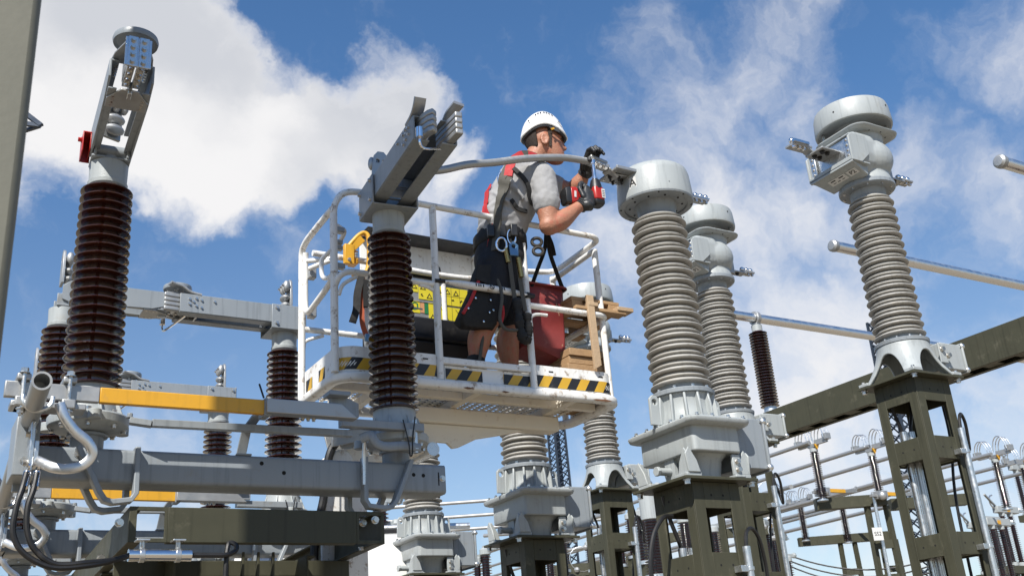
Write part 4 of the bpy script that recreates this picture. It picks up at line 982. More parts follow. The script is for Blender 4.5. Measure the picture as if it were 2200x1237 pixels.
rail('side_rail', [(4.235, 5.61, 4.67), (4.25, 5.68, 4.685), (4.25, 5.9, 4.68), (4.25, 6.12, 4.675), (4.235, 6.19, 4.67)])
rail('side_rail', [(2.19, 5.60, 4.64), (2.19, 5.70, 4.64), (2.19, 5.95, 4.63), (2.192, 6.10, 4.62), (2.195, 6.185, 4.58), (2.2, 6.2, 4.48), (2.2, 6.2, 4.3)])
rail('gate_loop', [(2.205, 5.61, 4.20), (2.205, 5.72, 4.16), (2.205, 5.9, 4.13), (2.205, 6.06, 4.11), (2.205, 6.125, 4.13), (2.205, 6.145, 4.19), (2.205, 6.15, 4.35), (2.205, 6.15, 4.5), (2.205, 6.14, 4.56)], .02)
rail('handle_loop', [(2.21, 5.60, 4.53), (2.26, 5.64, 4.535), (2.30, 5.68, 4.53), (2.29, 5.76, 4.48), (2.25, 5.84, 4.44), (2.22, 5.87, 4.40), (2.215, 5.87, 4.32), (2.22, 5.84, 4.26), (2.24, 5.78, 4.25), (2.25, 5.72, 4.27)], .015)
rail('handle_loop', [(2.21, 6.14, 4.50), (2.27, 6.1, 4.50), (2.34, 6.05, 4.50), (2.37, 6.0, 4.49), (2.34, 5.96, 4.46), (2.27, 5.98, 4.43), (2.21, 6.08, 4.42)], .017)
rail('mid_rail', [(2.195, 5.58, 4.11), (2.215, 5.56, 4.16), (2.27, 5.552, 4.195), (2.36, 5.55, 4.20), (2.5, 5.55, 4.20), (2.75, 5.55, 4.195), (2.865, 5.55, 4.195)], .02)
rail('mid_rail', [(3.59, 5.55, 4.14), (3.75, 5.55, 4.14), (4.05, 5.55, 4.14), (4.18, 5.555, 4.145), (4.255, 5.60, 4.15), (4.265, 5.68, 4.15), (4.26, 5.9, 4.15), (4.255, 6.19, 4.15)], .022)
rail('mid_rail', [(2.2, 6.2, 4.03), (2.8, 6.2, 4.03), (3.3, 6.22, 4.03)], .02, straight=True)
rail('mid_rail', [(3.3, 6.22, 4.06), (4.25, 6.2, 4.06)], .02, straight=True)
for p in ([(2.90, 5.55, 4.04), (2.90, 5.55, 4.12), (2.83, 5.55, 4.165), (2.76, 5.55, 4.175)], [(3.595, 5.55, 3.99), (3.595, 5.55, 4.05), (3.64, 5.55, 4.08), (3.73, 5.55, 4.085)], [(2.215, 5.57, 4.04), (2.24, 5.56, 4.11), (2.33, 5.555, 4.175)], [(2.215, 6.2, 3.9), (2.23, 6.2, 3.95), (2.35, 6.2, 4.0)]):
    rail('rail_brace', p, .012, 4)
m = MW('white', KB); pts = [(2.91 + .66 * i / 16, 5.515, 4.21 - .008 * i / 16) for i in range(17)]
m.tube(pts, .024, 12, scales=[.3, .55, .8, 1, 1.05, 1.05, 1.05, 1.05, 1.05, 1.05, 1.05, 1.05, 1.05, 1.0, .75, .45, .28]); db = m.build('drop_bar', plat)
m = MW('ink', KB)
for k, x in enumerate((3.15, 3.17, 3.185, 3.205, 3.33, 3.35, 3.365)): m.bx(x - .004, x + .004, 5.4888, 5.492, 4.20, 4.218)
m.prism(circ(0, 0, .018, 16), [circ(0, 0, .014, 16)], (3.27, 5.4885, 4.209), (1, 0, 0), (0, 0, 1), .002); m.bar((3.26, 5.488, 4.219), (3.28, 5.488, 4.199), .004, .002, (0, 1, 0)); m.build('print', db)
m = MW('rubber', KB); m.cyl((2.865, 5.53, 4.212), (2.93, 5.515, 4.212), .014, n=10); m.cyl((3.555, 5.52, 4.20), (3.62, 5.53, 4.205), .018, n=10); m.cyl((3.575, 5.548, 4.185), (3.575, 5.548, 4.222), .034, n=14); m.build('bar_end', db)
m = MW('alud', KB)
for y, z in ((5.61, 4.50), (5.61, 4.25)): m.bx(2.20, 2.27, y - .02, y + .03, z - .015, z + .02)
for z in (4.42, 4.38, 4.2): m.bx(2.205, 2.26, 5.60, 5.64, z - .014, z + .014)
for z in (4.40, 4.12): m.bx(2.215, 2.265, 6.09, 6.15, z - .035, z + .035)
m.build('latch_block', plat, .006)
# yellow hook and strap on the rear rail
m = MW('yellow', KB); m.path(spline([(2.545, 6.15, 4.46), (2.60, 6.14, 4.44), (2.65, 6.13, 4.50), (2.665, 6.13, 4.60), (2.665, 6.13, 4.74), (2.64, 6.14, 4.78), (2.60, 6.15, 4.76), (2.55, 6.16, 4.70), (2.50, 6.17, 4.63)], 5), rrect(.045, .03, .012, 2)); m.bx(2.49, 2.56, 6.14, 6.18, 4.53, 4.68); m.bx(2.55, 2.60, 6.165, 6.245, 4.55, 4.65); m.bar((2.53, 6.16, 4.64), (2.62, 6.14, 4.74), .06, .02, (0, 1, 0)); hk = m.build('rail_hook', plat, .004)
m = MW('bolt', KB)
for x, z in ((2.575, 4.61), (2.575, 4.59), (2.52, 4.56)): m.bolt((x, 6.14, z), (0, -1, 0), .01, .012)
m.build('bolt', hk)
m = MW('orange', KB); m.strip(spline([(2.61, 6.12, 4.45), (2.60, 6.11, 4.3), (2.595, 6.11, 4.1), (2.63, 6.1, 3.97)], 6), .035, .006, (1, -.3, 0)); m.build('ratchet_strap', plat)
m = MW('blackc', KB); m.strip(spline([(2.60, 6.1, 4.46), (2.56, 6.1, 4.3), (2.55, 6.1, 4.18), (2.52, 6.1, 4.08)], 6), .05, .012, (1, -.3, 0)); m.bx(2.60, 2.66, 6.08, 6.1, 4.2, 4.4); m.build('strap_pad', plat)
m = MW('bluel', KB); m.box((2.635, 6.09, 3.98), (.06, .03, .05)); m.build('strap_buckle', plat, .004)
rail('hose_guard', [(2.66, 6.18, 4.4), (2.655, 6.17, 4.2), (2.66, 6.17, 3.95), (2.72, 6.17, 3.87), (2.8, 6.18, 3.86)], .025)
# control console
m = MW('white', KB); m.bx(2.72, 3.655, 6.42, 6.43, 4.56, 4.88); m.bx(3.655, 3.665, 6.26, 6.43, 4.56, 4.87); m.bx(2.72, 3.665, 6.25, 6.43, 4.55, 4.56); m.build('console_hood', plat, .004)
m = MW('plastic', KB); m.bx(2.71, 3.67, 6.24, 6.44, 4.882, 4.895); m.bx(2.72, 3.66, 6.235, 6.249, 4.545, 4.585); m.build('hood_edge', plat, .003)
m = MW('plastic', KB)
for x in (3.02, 3.30): m.cyl((x, 6.33, 4.56), (x, 6.33, 4.63), .012, n=10); m.lathe([(.0, 4.62), (.026, 4.625), (.03, 4.66), (.026, 4.69), (.0, 4.70)], (x, 6.33, 0), 14)
m.build('joystick', plat)
m = MW('bluel', KB)
for x in (3.02, 3.30): m.lathe([(.0, 4.56), (.028, 4.562), (.03, 4.59), (.0, 4.595)], (x, 6.33, 0), 14)
m.build('joystick_base', plat)
m = MW('alud', KB); m.bx(2.72, 3.64, 6.242, 6.25, 4.20, 4.54); pn = m.build('console_panel', plat, .002)
m = MW('label', KB)
for x0, x1, z0, z1 in ((2.80, 3.02, 4.40, 4.52), (3.025, 3.09, 4.43, 4.52), (3.095, 3.22, 4.38, 4.51), (3.225, 3.50, 4.36, 4.50), (3.02, 3.10, 4.27, 4.36), (3.225, 3.50, 4.21, 4.345), (3.17, 3.22, 4.21, 4.36)): m.bx(x0, x1, 6.238, 6.2415, z0, z1)
m.build('warning_label', pn)
m = MW('ink', KB); rnd = random.Random(3)
def tri(cx, cz, s): m.prism([(cx - s, cz - s * .8), (cx + s, cz - s * .8), (cx, cz + s)], [[(cx - s * .62, cz - s * .58), (cx + s * .62, cz - s * .58), (cx, cz + s * .55)]], (0, 6.2375, 0), (1, 0, 0), (0, 0, 1), .001)
for cx, cz in ((3.06, 4.475), (3.13, 4.475), (3.18, 4.41), (3.26, 4.465), (3.33, 4.465), (3.40, 4.46), (3.20, 4.25), (2.87, 4.46), (2.95, 4.46)): tri(cx, cz, .024)
for cx, cz in ((3.27, 4.40), (3.30, 4.40), (3.37, 4.40), (3.44, 4.40), (3.12, 4.41)):
    for k in range(3): a = rnd.uniform(0, pi); m.bar((cx - .012 * cos(a), 6.237, cz - .014 * sin(a) + .004 * k), (cx + .012 * cos(a), 6.237, cz + .014 * sin(a)), .004, .001, (0, 1, 0))
for x in (3.225, 3.295, 3.36, 3.43, 3.497): m.bx(x - .001, x + .001, 6.237, 6.238, 4.36, 4.50)
m.bx(3.225, 3.5, 6.237, 6.238, 4.43, 4.432); m.bx(3.36, 3.362, 6.237, 6.238, 4.21, 4.345); m.bar((3.27, 6.237, 4.33), (3.33, 6.237, 4.24), .004, .001, (0, 1, 0)); m.bar((3.39, 6.237, 4.33), (3.45, 6.237, 4.25), .004, .001, (0, 1, 0)); m.bx(2.725, 3.52, 6.237, 6.238, 4.352, 4.357)
m.build('pictogram', pn)
m = MW('peach', KB); m.bx(3.105, 3.135, 6.238, 6.2415, 4.275, 4.355); m.build('orange_label', pn)
m = MW('green', KB); m.bx(3.137, 3.167, 6.238, 6.2415, 4.27, 4.355); m.prism([(3.035, 4.29), (3.06, 4.29), (3.085, 4.30), (3.085, 4.34), (3.06, 4.352), (3.035, 4.34)], [[(3.045, 4.298), (3.06, 4.298), (3.075, 4.306), (3.075, 4.335), (3.06, 4.343), (3.045, 4.335)]], (0, 6.2375, 0), (1, 0, 0), (0, 0, 1), .001); m.build('green_label', pn)
m = MW('plastic', KB); m.bx(2.72, 3.6, 6.10, 6.42, 4.02, 4.19); m.hexa([(2.8, 6.14, 3.9), (3.45, 6.14, 3.9), (3.45, 6.4, 3.9), (2.8, 6.4, 3.9), (2.76, 6.11, 4.018), (3.48, 6.11, 4.018), (3.48, 6.42, 4.018), (2.76, 6.42, 4.018)]); m.build('console_base', plat, .015)
m = MW('plastic', KB); m.bx(2.98, 3.34, 6.05, 6.22, 3.57, 3.86); m.bx(2.85, 3.0, 6.08, 6.2, 3.62, 3.9); m.build('pedal_box', plat, .02)
m = MW('label', KB); m.bx(3.28, 3.325, 6.046, 6.049, 3.70, 3.76); m.build('small_label', plat)
rail('console_rail', [(2.78, 6.0, 4.195), (2.9, 6.0, 4.205), (3.0, 6.0, 4.20)], .006, 4, mat='zinc')

# ------------------------------------------------------------------ loose things in the basket
t = thing('canvas_bag', 'worn dark red canvas bag hanging by black straps inside the platform rail', 'bag', (3.86, 5.85, 3.9))
m = M('bag'); R = []; rnd = random.Random(5)
NV = 40
for i in range(15):
    z = .0 + .50 * i / 14; f = i / 14; hx = .165 + .02 * f; hy = .13 * (.85 + .1 * sin(3 * f)); sag = .02 * (1 - f)
    R.append([V((a * (1 + .05 * noise.noise(V((a * 9, b * 9, z * 5)))) - .04 * (1 - f), b + .034 * noise.noise(V((a * 13, b * 7, z * 5 + 4))) + .012 * sin(a * 26 + z * 9), z + .03 * noise.noise(V((a * 6, b * 6, 1))) - sag - (.03 * sin(a * 9) if i < 3 else 0))) for a, b in rrect(2 * hx, 2 * hy, .045, 9)])
m.rings(R); bg_ = m.build('bag_body', t, ang=70)
m = M('bag'); m.path([V((a * 1.02, b * 1.03, .495)) for a, b in rrect(.37, .245, .045, 6)], rrect(.028, .016, .005, 1), closed=True, up=(0, 0, 1)); m.build('rim', t, ang=60)
m = M('wood2'); m.tube(spline([(.07, -.136, .36), (.085, -.137, .25), (.10, -.135, .12), (.09, -.13, .04)], 6), .003, 6); m.build('seam', t)
m = M('blackc')
for pts in ([(-.12, -.12, .47), (-.06, -.14, .62), (-.01, -.17, .76), (.0, -.2, .9)], [(.17, -.1, .48), (.09, -.14, .62), (.03, -.17, .76), (.02, -.2, .9)], [(.02, -.19, .86), (.05, -.18, .80), (.07, -.17, .72)]):
    m.strip(spline(pts, 5), .03, .006, (.6, -.8, 0))
m.build('carrying_strap', t)
m = MW('blackc', t.location); 
t = thing('wooden_pallet', 'raw wooden pallet lying across the right end rails of the platform', 'pallet', (4.17, 5.85, 4.19))
for k, y in enumerate((-.20, .0, .2)):
    m = M('wood'); m.bx(-.20, .22, y - .07, y + .07, .06, .085); m.build('deck_board', t, .003)
for k, x in enumerate((-.15, .17)):
    m = M('wood'); m.bx(x - .045, x + .045, -.27, .27, .0, .0595); m.build('stringer', t, .003)
for k, y in enumerate((-.27, .0, .26)):
    m = M('wood'); m.bx(-.20, .24, y - .05, y + .05, -.024, -.0005); m.build('bottom_board', t, .003)
m = M('wood2'); m.bx(-.10, -.02, -.34, -.20, .0605 - .06, .03); m.bx(.16, .30, -.33, -.22, .0, .03); m.build('loose_block', t, .003)
t = thing('plank_stack', 'short stack of rough cut planks on the platform floor at its right end', 'planks', (4.13, 5.83, 3.565))
for k in range(6):
    m = M('wood'); z = k * .056; m.bx(-.2 + rnd.uniform(-.01, .01), .135, -.2 + rnd.uniform(-.015, .015), .3, z, z + .052); m.build('plank', t, .003)
t = thing('wooden_batten', 'pale narrow wooden slat standing upright against the rail between pallet and planks', 'batten', (4.09, 5.525, 3.72))
m = M('wood2'); m.hexa([(-.022, -.012, 0), (.034, -.012, .03), (.034, .012, .03), (-.022, .012, 0), (-.03, -.012, .55), (.026, -.012, .55), (.026, .012, .55), (-.03, .012, .55)]); m.build('slat_board', t, .002)

# ------------------------------------------------------------------ the conductor being bolted on
t = thing('conductor_cable', 'thick stranded aluminium cable running from the nearest disconnector past the man to a clamp', 'cable', (2.45, 5.36, 4.83))
m = MW('alud', t.location); cp = spline([(2.47, 5.37, 4.85), (2.62, 5.33, 4.87), (2.822, 5.30, 4.902), (3.03, 5.295, 4.985), (3.237, 5.295, 5.045), (3.45, 5.295, 5.117), (3.623, 5.295, 5.165), (3.80, 5.295, 5.205), (3.906, 5.295, 5.218), (4.0, 5.30, 5.226), (4.075, 5.30, 5.228)], 10)
ns = 14; R = []
for i, p in enumerate(cp):
    a = cp[max(0, i - 1)]; b = cp[min(len(cp) - 1, i + 1)]; x, y, d = frame(b - a); tw = i * .32
    R.append([p + (x * cos(2 * pi * j / (2 * ns) + tw) + y * sin(2 * pi * j / (2 * ns) + tw)) * (.0265 if j % 2 else .0235) for j in range(2 * ns)])
m.rings(R); m.build('stranded_conductor', t, ang=80)
m = MW('alud', t.location); m.bar((4.05, 5.30, 5.232), (4.20, 5.285, 5.195), .075, .03, (0, 0, 1)); m.bar((4.05, 5.30, 5.262), (4.19, 5.29, 5.228), .075, .025, (0, 0, 1)); m.bar((4.19, 5.29, 5.185), (4.27, 5.30, 5.13), .085, .016, (0, 0, 1)); m.bar((4.25, 5.30, 5.1725 - .025), (4.46, 5.31, 5.152 + .012), .09, .012, (0, 0, 1))
cl = m.build('clamp', t, .006)
m = MW('steel', t.location)
for x, y, z in ((4.08, 5.27, 5.212), (4.12, 5.27, 5.203), (4.165, 5.265, 5.195)): m.bolt((x, y, z - .002), (0, -.5, -1), .014, .016); m.bolt((x, 5.33, z + .06), (0, .2, 1), .012, .016)
m.build('clamp_bolt', cl)
# ------------------------------------------------------------------ the man
FD = V((.90, -.436, 0)); SD = V((-.436, -.90, 0)); UZ = V((0, 0, 1))       # his front, his right (towards the camera), up
PB = V((3.45, 5.75, 3.575))
man = thing('person', 'man in white helmet, grey T-shirt and dark shorts leaning over the platform rail', 'person', PB)
def MP(mat): m = M(mat); m.xf = Matrix.Translation(-PB); return m
neckb = V((3.70, 5.54, 5.25)); headc = V((3.805, 5.485, 5.44))
shR, elR, wrR = V((3.665, 5.375, 5.065)), V((3.668, 5.325, 4.655)), V((3.912, 5.285, 4.835))
shL, elL, wrL = V((3.90, 5.68, 5.20)), V((4.075, 5.58, 5.115)), V((4.105, 5.43, 5.215))
hipR, knR, anR = V((3.41, 5.63, 4.45)), V((3.325, 5.65, 4.04)), V((3.235, 5.71, 3.72))
hipL, knL, anL = V((3.53, 5.80, 4.47)), V((3.585, 5.79, 4.09)), V((3.60, 5.85, 3.72))
def limb(m, pts, rad, n=14, k=5):
    P = spline(pts, k); S = []
    for i in range(len(P)):
        t = i / k; a = min(int(t), len(rad) - 2); f = t - a; f = f * f * (3 - 2 * f); S.append(rad[a] * (1 - f) + rad[a + 1] * f)
    m.tube(P, 1.0, n, scales=S); m.ball(P[0], S[0], 12); m.ball(P[-1], S[-1], 12)
def torso(m, rows, n=28):
    R = []
    for i, (c, a, b) in enumerate(rows):
        c = V(c); t = (V(rows[min(i + 1, len(rows) - 1)][0]) - V(rows[max(i - 1, 0)][0])).normalized()
        x = (FD - t * FD.dot(t)).normalized(); y = t.cross(x)
        R.append([c + x * (a * abs(cos(u)) ** .9 * (1 if cos(u) > 0 else -1)) + y * (b * abs(sin(u)) ** .8 * (1 if sin(u) > 0 else -1)) for u in [2 * pi * j / n for j in range(n)]])
    m.rings(R)
rows = [((3.47, 5.715, 4.42), .15, .19), ((3.48, 5.71, 4.52), .165, .205), ((3.485, 5.695, 4.62), .15, .195), ((3.495, 5.675, 4.74), .145, .19), ((3.53, 5.64, 4.87), .16, .205), ((3.585, 5.60, 5.0), .17, .225), ((3.645, 5.57, 5.12), .155, .235), ((3.685, 5.55, 5.21), .115, .17), ((3.705, 5.54, 5.26), .08, .09)]
# body: one continuous skin
m = MP('skin')
torso(m, [(c, a - .02, b - .02) for c, a, b in rows])
limb(m, [neckb - V((.02, 0, .05)), neckb.lerp(headc, .45), headc - UZ * .05 - FD * .02], [.088, .078, .08])
def headshape(m):
    R = []                                                   # slices from the jaw up: (height, centre forward, half length, half width)
    for z, cx, a, b in ((-.185, .085, .030, .028), (-.178, .075, .052, .045), (-.15, .06, .078, .066), (-.11, .04, .098, .078), (-.06, .015, .118, .087), (-.01, -.005, .134, .094), (.05, -.01, .138, .097), (.10, -.012, .125, .09), (.14, -.014, .095, .072), (.165, -.014, .045, .04)):
        R.append([headc + FD * (cx + a * cos(u)) + SD * (-b * sin(u)) + UZ * z for u in [2 * pi * j / 24 for j in range(24)]])
    m.rings(R)
    # nose, brow, lips, chin, eyelids
    m.hexa([headc + FD * f + SD * s + UZ * z for f, s, z in ((.10, -.022, -.075), (.158, -.014, -.07), (.158, .014, -.07), (.10, .022, -.075), (.10, -.010, .01), (.134, -.007, .01), (.134, .007, .01), (.10, .010, .01))])
    m.ball(headc + FD * .148 - UZ * .066, .017, 10); m.ball(headc + FD * .128 - UZ * .066 + SD * .014, .013, 8); m.ball(headc + FD * .128 - UZ * .066 - SD * .014, .013, 8)
    for s in (-1, 1):
        m.ball(headc + FD * .105 + SD * (.038 * s) + UZ * .018, .026, 10, (1.0, 1.0, .5)); m.ball(headc + FD * .088 + SD * (.048 * s) - UZ * .045, .036, 10, (1, .8, .8)); m.ball(headc + FD * .101 + SD * (.035 * s) - UZ * .006, .015, 10)
    m.ball(headc + FD * .115 - UZ * .108, .024, 10, (.8, 1.3, .42)); m.ball(headc + FD * .112 - UZ * .122, .022, 10, (.8, 1.3, .42)); m.ball(headc + FD * .088 - UZ * .158, .032, 12)
headshape(m)
for s in (-1, 1):                                            # ears
    c = headc - FD * .012 + SD * (.094 * s) - UZ * .035
    m.tube([c + FD * (.024 * cos(a)) + UZ * (.042 * sin(a)) + SD * (.008 * s) for a in [2 * pi * j / 14 for j in range(14)]], .009, 8, closed=True); m.ball(c, .022, 10, (.9, .35, 1.4))
limb(m, [shR, shR.lerp(elR, .5) + V((.0, -.01, 0)), elR], [.098, .082, .066]); limb(m, [elR - V((.012, 0, .0)), elR.lerp(wrR, .35) - UZ * .014, wrR], [.066, .072, .042])
limb(m, [shL, shL.lerp(elL, .5), elL], [.095, .08, .066]); limb(m, [elL, elL.lerp(wrL, .45) - UZ * .01, wrL], [.066, .066, .042])
limb(m, [hipR, hipR.lerp(knR, .5), knR], [.125, .108, .078]); limb(m, [knR, knR.lerp(anR, .4) - FD * .03, anR], [.074, .082, .05])
limb(m, [hipL, hipL.lerp(knL, .5), knL], [.125, .108, .078]); limb(m, [knL, knL.lerp(anL, .4) - FD * .03, anL], [.074, .082, .05])
m.build('body', man, remesh=.009, smooth=4)
for s in (1,):                                               # eye and brow seen in profile
    m = MP('hair'); m.tube([headc + FD * .13 + SD * .018 + UZ * .03, headc + FD * .125 + SD * .04 + UZ * .036, headc + FD * .105 + SD * .062 + UZ * .028], .006, 8); m.build('eyebrow', man)
    m = MP('ink'); m.ball(headc + FD * .116 + SD * .038 - UZ * .006, .008, 8, (1, 1.4, .5)); m.build('eye', man)
m = MP('hair')                                               # short hair below the helmet
R = []
for z, cx, a, b in ((-.10, -.05, .055, .068), (-.06, -.03, .088, .085), (-.01, -.022, .124, .097), (.05, -.02, .134, .101), (.08, -.02, .13, .098)):
    R.append([headc + FD * (cx + a * cos(u)) + SD * (-b * sin(u)) + UZ * z for u in [pi * .62 + pi * .76 * j / 16 for j in range(17)]])
for i in range(len(R) - 1):
    va = [m.v(p) for p in R[i]]; vb = [m.v(p) for p in R[i + 1]]
    for j in range(16): m.f([va[j], va[j + 1], vb[j + 1], vb[j]])
bmesh.ops.remove_doubles(m.bm, verts=m.bm.verts[:], dist=.0005)
m.build('hair', man, solid=.012, ang=80)
m = MP('hair'); m.hexa([headc + FD * f + SD * s + UZ * z for f, s, z in ((.018, .080, -.09), (.034, .080, -.09), (.034, .093, -.09), (.018, .088, -.09), (.015, .086, .06), (.05, .084, .06), (.05, .100, .06), (.015, .102, .06))]); m.build('sideburn', man)
# helmet
hc = headc + UZ * .045 - FD * .008
def helm(u, v, d=0):                                         # u round, v from rim 0 to crown 1
    f, s = cos(u), sin(u); front = max(0, f); back = max(0, -f)
    rim = -.035 * front ** 2 - .03 * back ** 2 + .028 * abs(s) ** 3
    a = 1.0 + .10 * max(0, 1 - v * 5) * (front ** 4 * 1.1 + .35 * back ** 2 + .12)
    el = v * pi / 2; r = cos(el) ** .78; h = sin(el) ** .95
    return hc + FD * (f * (.158 + d) * r * a) - SD * (s * (.127 + d) * r * a) + UZ * (rim * (1 - v) + (.175 + d) * h)
m = MP('helmet'); NU, NV2 = 40, 16; g = [[m.v(helm(2 * pi * j / NU, min(.985, i / NV2))) for j in range(NU)] for i in range(NV2 + 1)]
for i in range(NV2):
    for j in range(NU): m.f([g[i][j], g[i][(j + 1) % NU], g[i + 1][(j + 1) % NU], g[i + 1][j]])
m.f(g[NV2]); hm = m.build('helmet', man, solid=.010, ang=70)
m = MP('helmet'); U0 = -pi / 2; pts = [helm(U0 + .95 * k, .16 + .20 * (1 - k * k), .002) for k in [-1 + .1 * i for i in range(21)]]; m.tube(pts, .007, 8); m.build('helmet_ridge', hm)
m = MP('plastic')                                            # vents on the camera side
def patch(uvs):
    p = [helm(U0 + u, v, .006) for u, v in uvs]; q = [helm(U0 + u, v, .001) for u, v in uvs]; a = [m.v(x) for x in p]; b = [m.v(x) for x in q]; m.f(a); m.f(b[::-1])
    for i in range(len(a)): m.f([a[i], a[(i + 1) % len(a)], b[(i + 1) % len(a)], b[i]])
for k in (-.42, -.28, -.14, .06, .20, .34, .50):
    c = .47 - .35 * k * k; w = .055; patch([(k - w * .6, c - .075), (k + w * .6, c - .075), (k + w, c + .06), (k - w, c + .06)])
patch([(-.98, .20), (-.66, .17), (-.72, .26), (-.86, .38)]); patch([(.70, .20), (.92, .12), (1.0, .20), (.93, .34), (.84, .30)])
m.build('vent', hm)
m = MP('plastic'); m.tube([helm(u, .02, -.012) - UZ * .012 for u in [2 * pi * j / 30 for j in range(30)]], .012, 6, closed=True); m.prism([(0, 0), (.07, -.01), (.075, -.05), (.02, -.02)], [], hc + SD * .128 + FD * .03 - UZ * .0, FD, UZ, .006); m.build('head_band', hm)
m = MP('yellow'); m.box(hc + SD * .138 + FD * .055 - UZ * .02, (.03, .006, .014), Matrix.Rotation(-.5, 3, 'Y')); m.build('helmet_clip', hm)
# T-shirt
m = MP('shirt')
torso(m, [(c, a + .016 + .012 * noise.noise(V(c) * 7), b + .014) for c, a, b in [((3.49, 5.685, 4.68), .15, .195)] + rows[3:]])
limb(m, [shR + V((-.03, .05, .02)), shR, shR.lerp(elR, .42) + V((0, -.012, 0)), shR.lerp(elR, .58) + V((0, -.012, 0))], [.10, .106, .097, .097], 18)
limb(m, [shL + V((-.05, -.04, .0)), shL, shL.lerp(elL, .38)], [.10, .105, .10], 18)
for k in range(5):                                           # bunched cloth above the belt
    z = 4.70 + .035 * k; c = V((3.49, 5.685 - .01 * k, z)); pts = []
    for j in range(26):
        u = 2 * pi * j / 26; w = .012 * noise.noise(V((cos(u) * 2, sin(u) * 2, k * 1.7)))
        pts.append(c + FD * ((.155 + w) * cos(u)) + SD * ((.20 + w) * sin(u)) + UZ * (.03 * noise.noise(V((cos(u) * 1.4, sin(u) * 1.4, k * .9 + 5)))))
    m.tube(pts, .022, 8, closed=True)
for a, b in (((.02, .24, 4.92), (-.1, .2, 5.06)), ((-.05, .235, 4.84), (-.15, .13, 4.98)), ((.06, .23, 4.86), (-.02, .26, 5.0)), ((-.1, .22, 4.90), (-.17, .08, 5.0))):
    p, q = (V((3.56, 5.62, 0)) + FD * t[0] + SD * t[1] + UZ * t[2] for t in (a, b)); m.tube(spline([p, p.lerp(q, .5) + SD * .012, q], 4), .016, 6)
so_ = m.build('t_shirt', man, remesh=.0105, smooth=5)
tx = bpy.data.textures.new('cloth folds', 'CLOUDS'); tx.noise_scale = .11; tx.noise_depth = 2
dm = so_.modifiers.new('folds', 'DISPLACE'); dm.texture = tx; dm.strength = .012; dm.mid_level = .5; dm.texture_coords = 'LOCAL'
tx2 = bpy.data.textures.new('fine cloth folds', 'CLOUDS'); tx2.noise_scale = .045; tx2.noise_depth = 1
dm = so_.modifiers.new('fine_folds', 'DISPLACE'); dm.texture = tx2; dm.strength = .010; dm.mid_level = .5; dm.texture_coords = 'LOCAL'
m = MP('shirt'); m.path([neckb + FD * (.105 * cos(u) + .01) + SD * (.098 * sin(u)) + UZ * (.02 - .05 * cos(u)) for u in [2 * pi * j / 24 for j in range(24)]], rrect(.022, .03, .009, 2), closed=True, up=(0, 0, 1)); m.build('collar', man, ang=60)
# shorts, belt, boots
m = MP('shorts')
torso(m, [(c, a + .02, b + .018) for c, a, b in rows[:4]])
limb(m, [hipR, hipR.lerp(knR, .45), hipR.lerp(knR, .80)], [.148, .142, .128], 20); limb(m, [hipL, hipL.lerp(knL, .45), hipL.lerp(knL, .82)], [.148, .142, .128], 20)
m.box((3.56, 5.66, 4.32), (.13, .10, .17), Matrix.Rotation(.2, 3, 'Z'))
sh_ = m.build('shorts', man, remesh=.012, smooth=4); dm = sh_.modifiers.new('folds', 'DISPLACE'); dm.texture = tx; dm.strength = .02; dm.mid_level = .5
for an, toe in ((anR, FD), (anL, (FD + SD * .3).normalized())):
    m = MP('blackc'); m.tube([an + UZ * .07, an + UZ * .03, an - UZ * .05], .064, 14, scales=[.98, 1, 1.05]); m.ball(an - UZ * .06, .07, 14, (1, 1, .8))
    f = an - UZ * .085; m.ball(f + toe * .09, .066, 16, (1.5, .95, .75)); m.ball(f + toe * .17, .058, 16, (1.3, 1, .62)); m.build('boot', man, remesh=.011, smooth=3)
    m = MP('rubber'); m.prism([(-.075 + .16, 0)] and [(-.08, -.045), (.10, -.055), (.22, -.05), (.25, 0), (.22, .05), (.10, .055), (-.08, .045)], [], V((an.x, an.y, 3.5765)), toe, UZ.cross(toe), .03); m.build('boot_sole', man, .006)
def belt(z, a, b, w, t, mat='strap', name='belt', c=V((3.485, 5.70, 0))):
    m = MP(mat); m.path([c + FD * (a * cos(u)) + SD * (b * sin(u)) + UZ * z for u in [2 * pi * j / 32 for j in range(32)]], rrect(w, t, .004, 1), closed=True, up=(0, 0, 1)); return m.build(name, man, ang=60)
for nm in ('work_belt',):
    m = MP('blackc'); R = [[V((3.485, 5.698, 0)) + FD * (a * cos(u)) + SD * (b * sin(u)) + UZ * z for u in [2 * pi * j / 32 for j in range(32)]] for a, b, z in ((.186, .222, 4.60), (.192, .228, 4.605), (.192, .228, 4.685), (.186, .222, 4.69))]
    m.rings(R); bt = m.build(nm, man, ang=50)
m = MP('plastic')
for dx in (-.08, .0, .08): m.box(V((3.485, 5.698, 4.645)) + SD * .228 + FD * dx, (.05, .03, .09), Matrix.Rotation(-.21, 3, 'Z'))
m.build('belt_buckle', bt, .006)
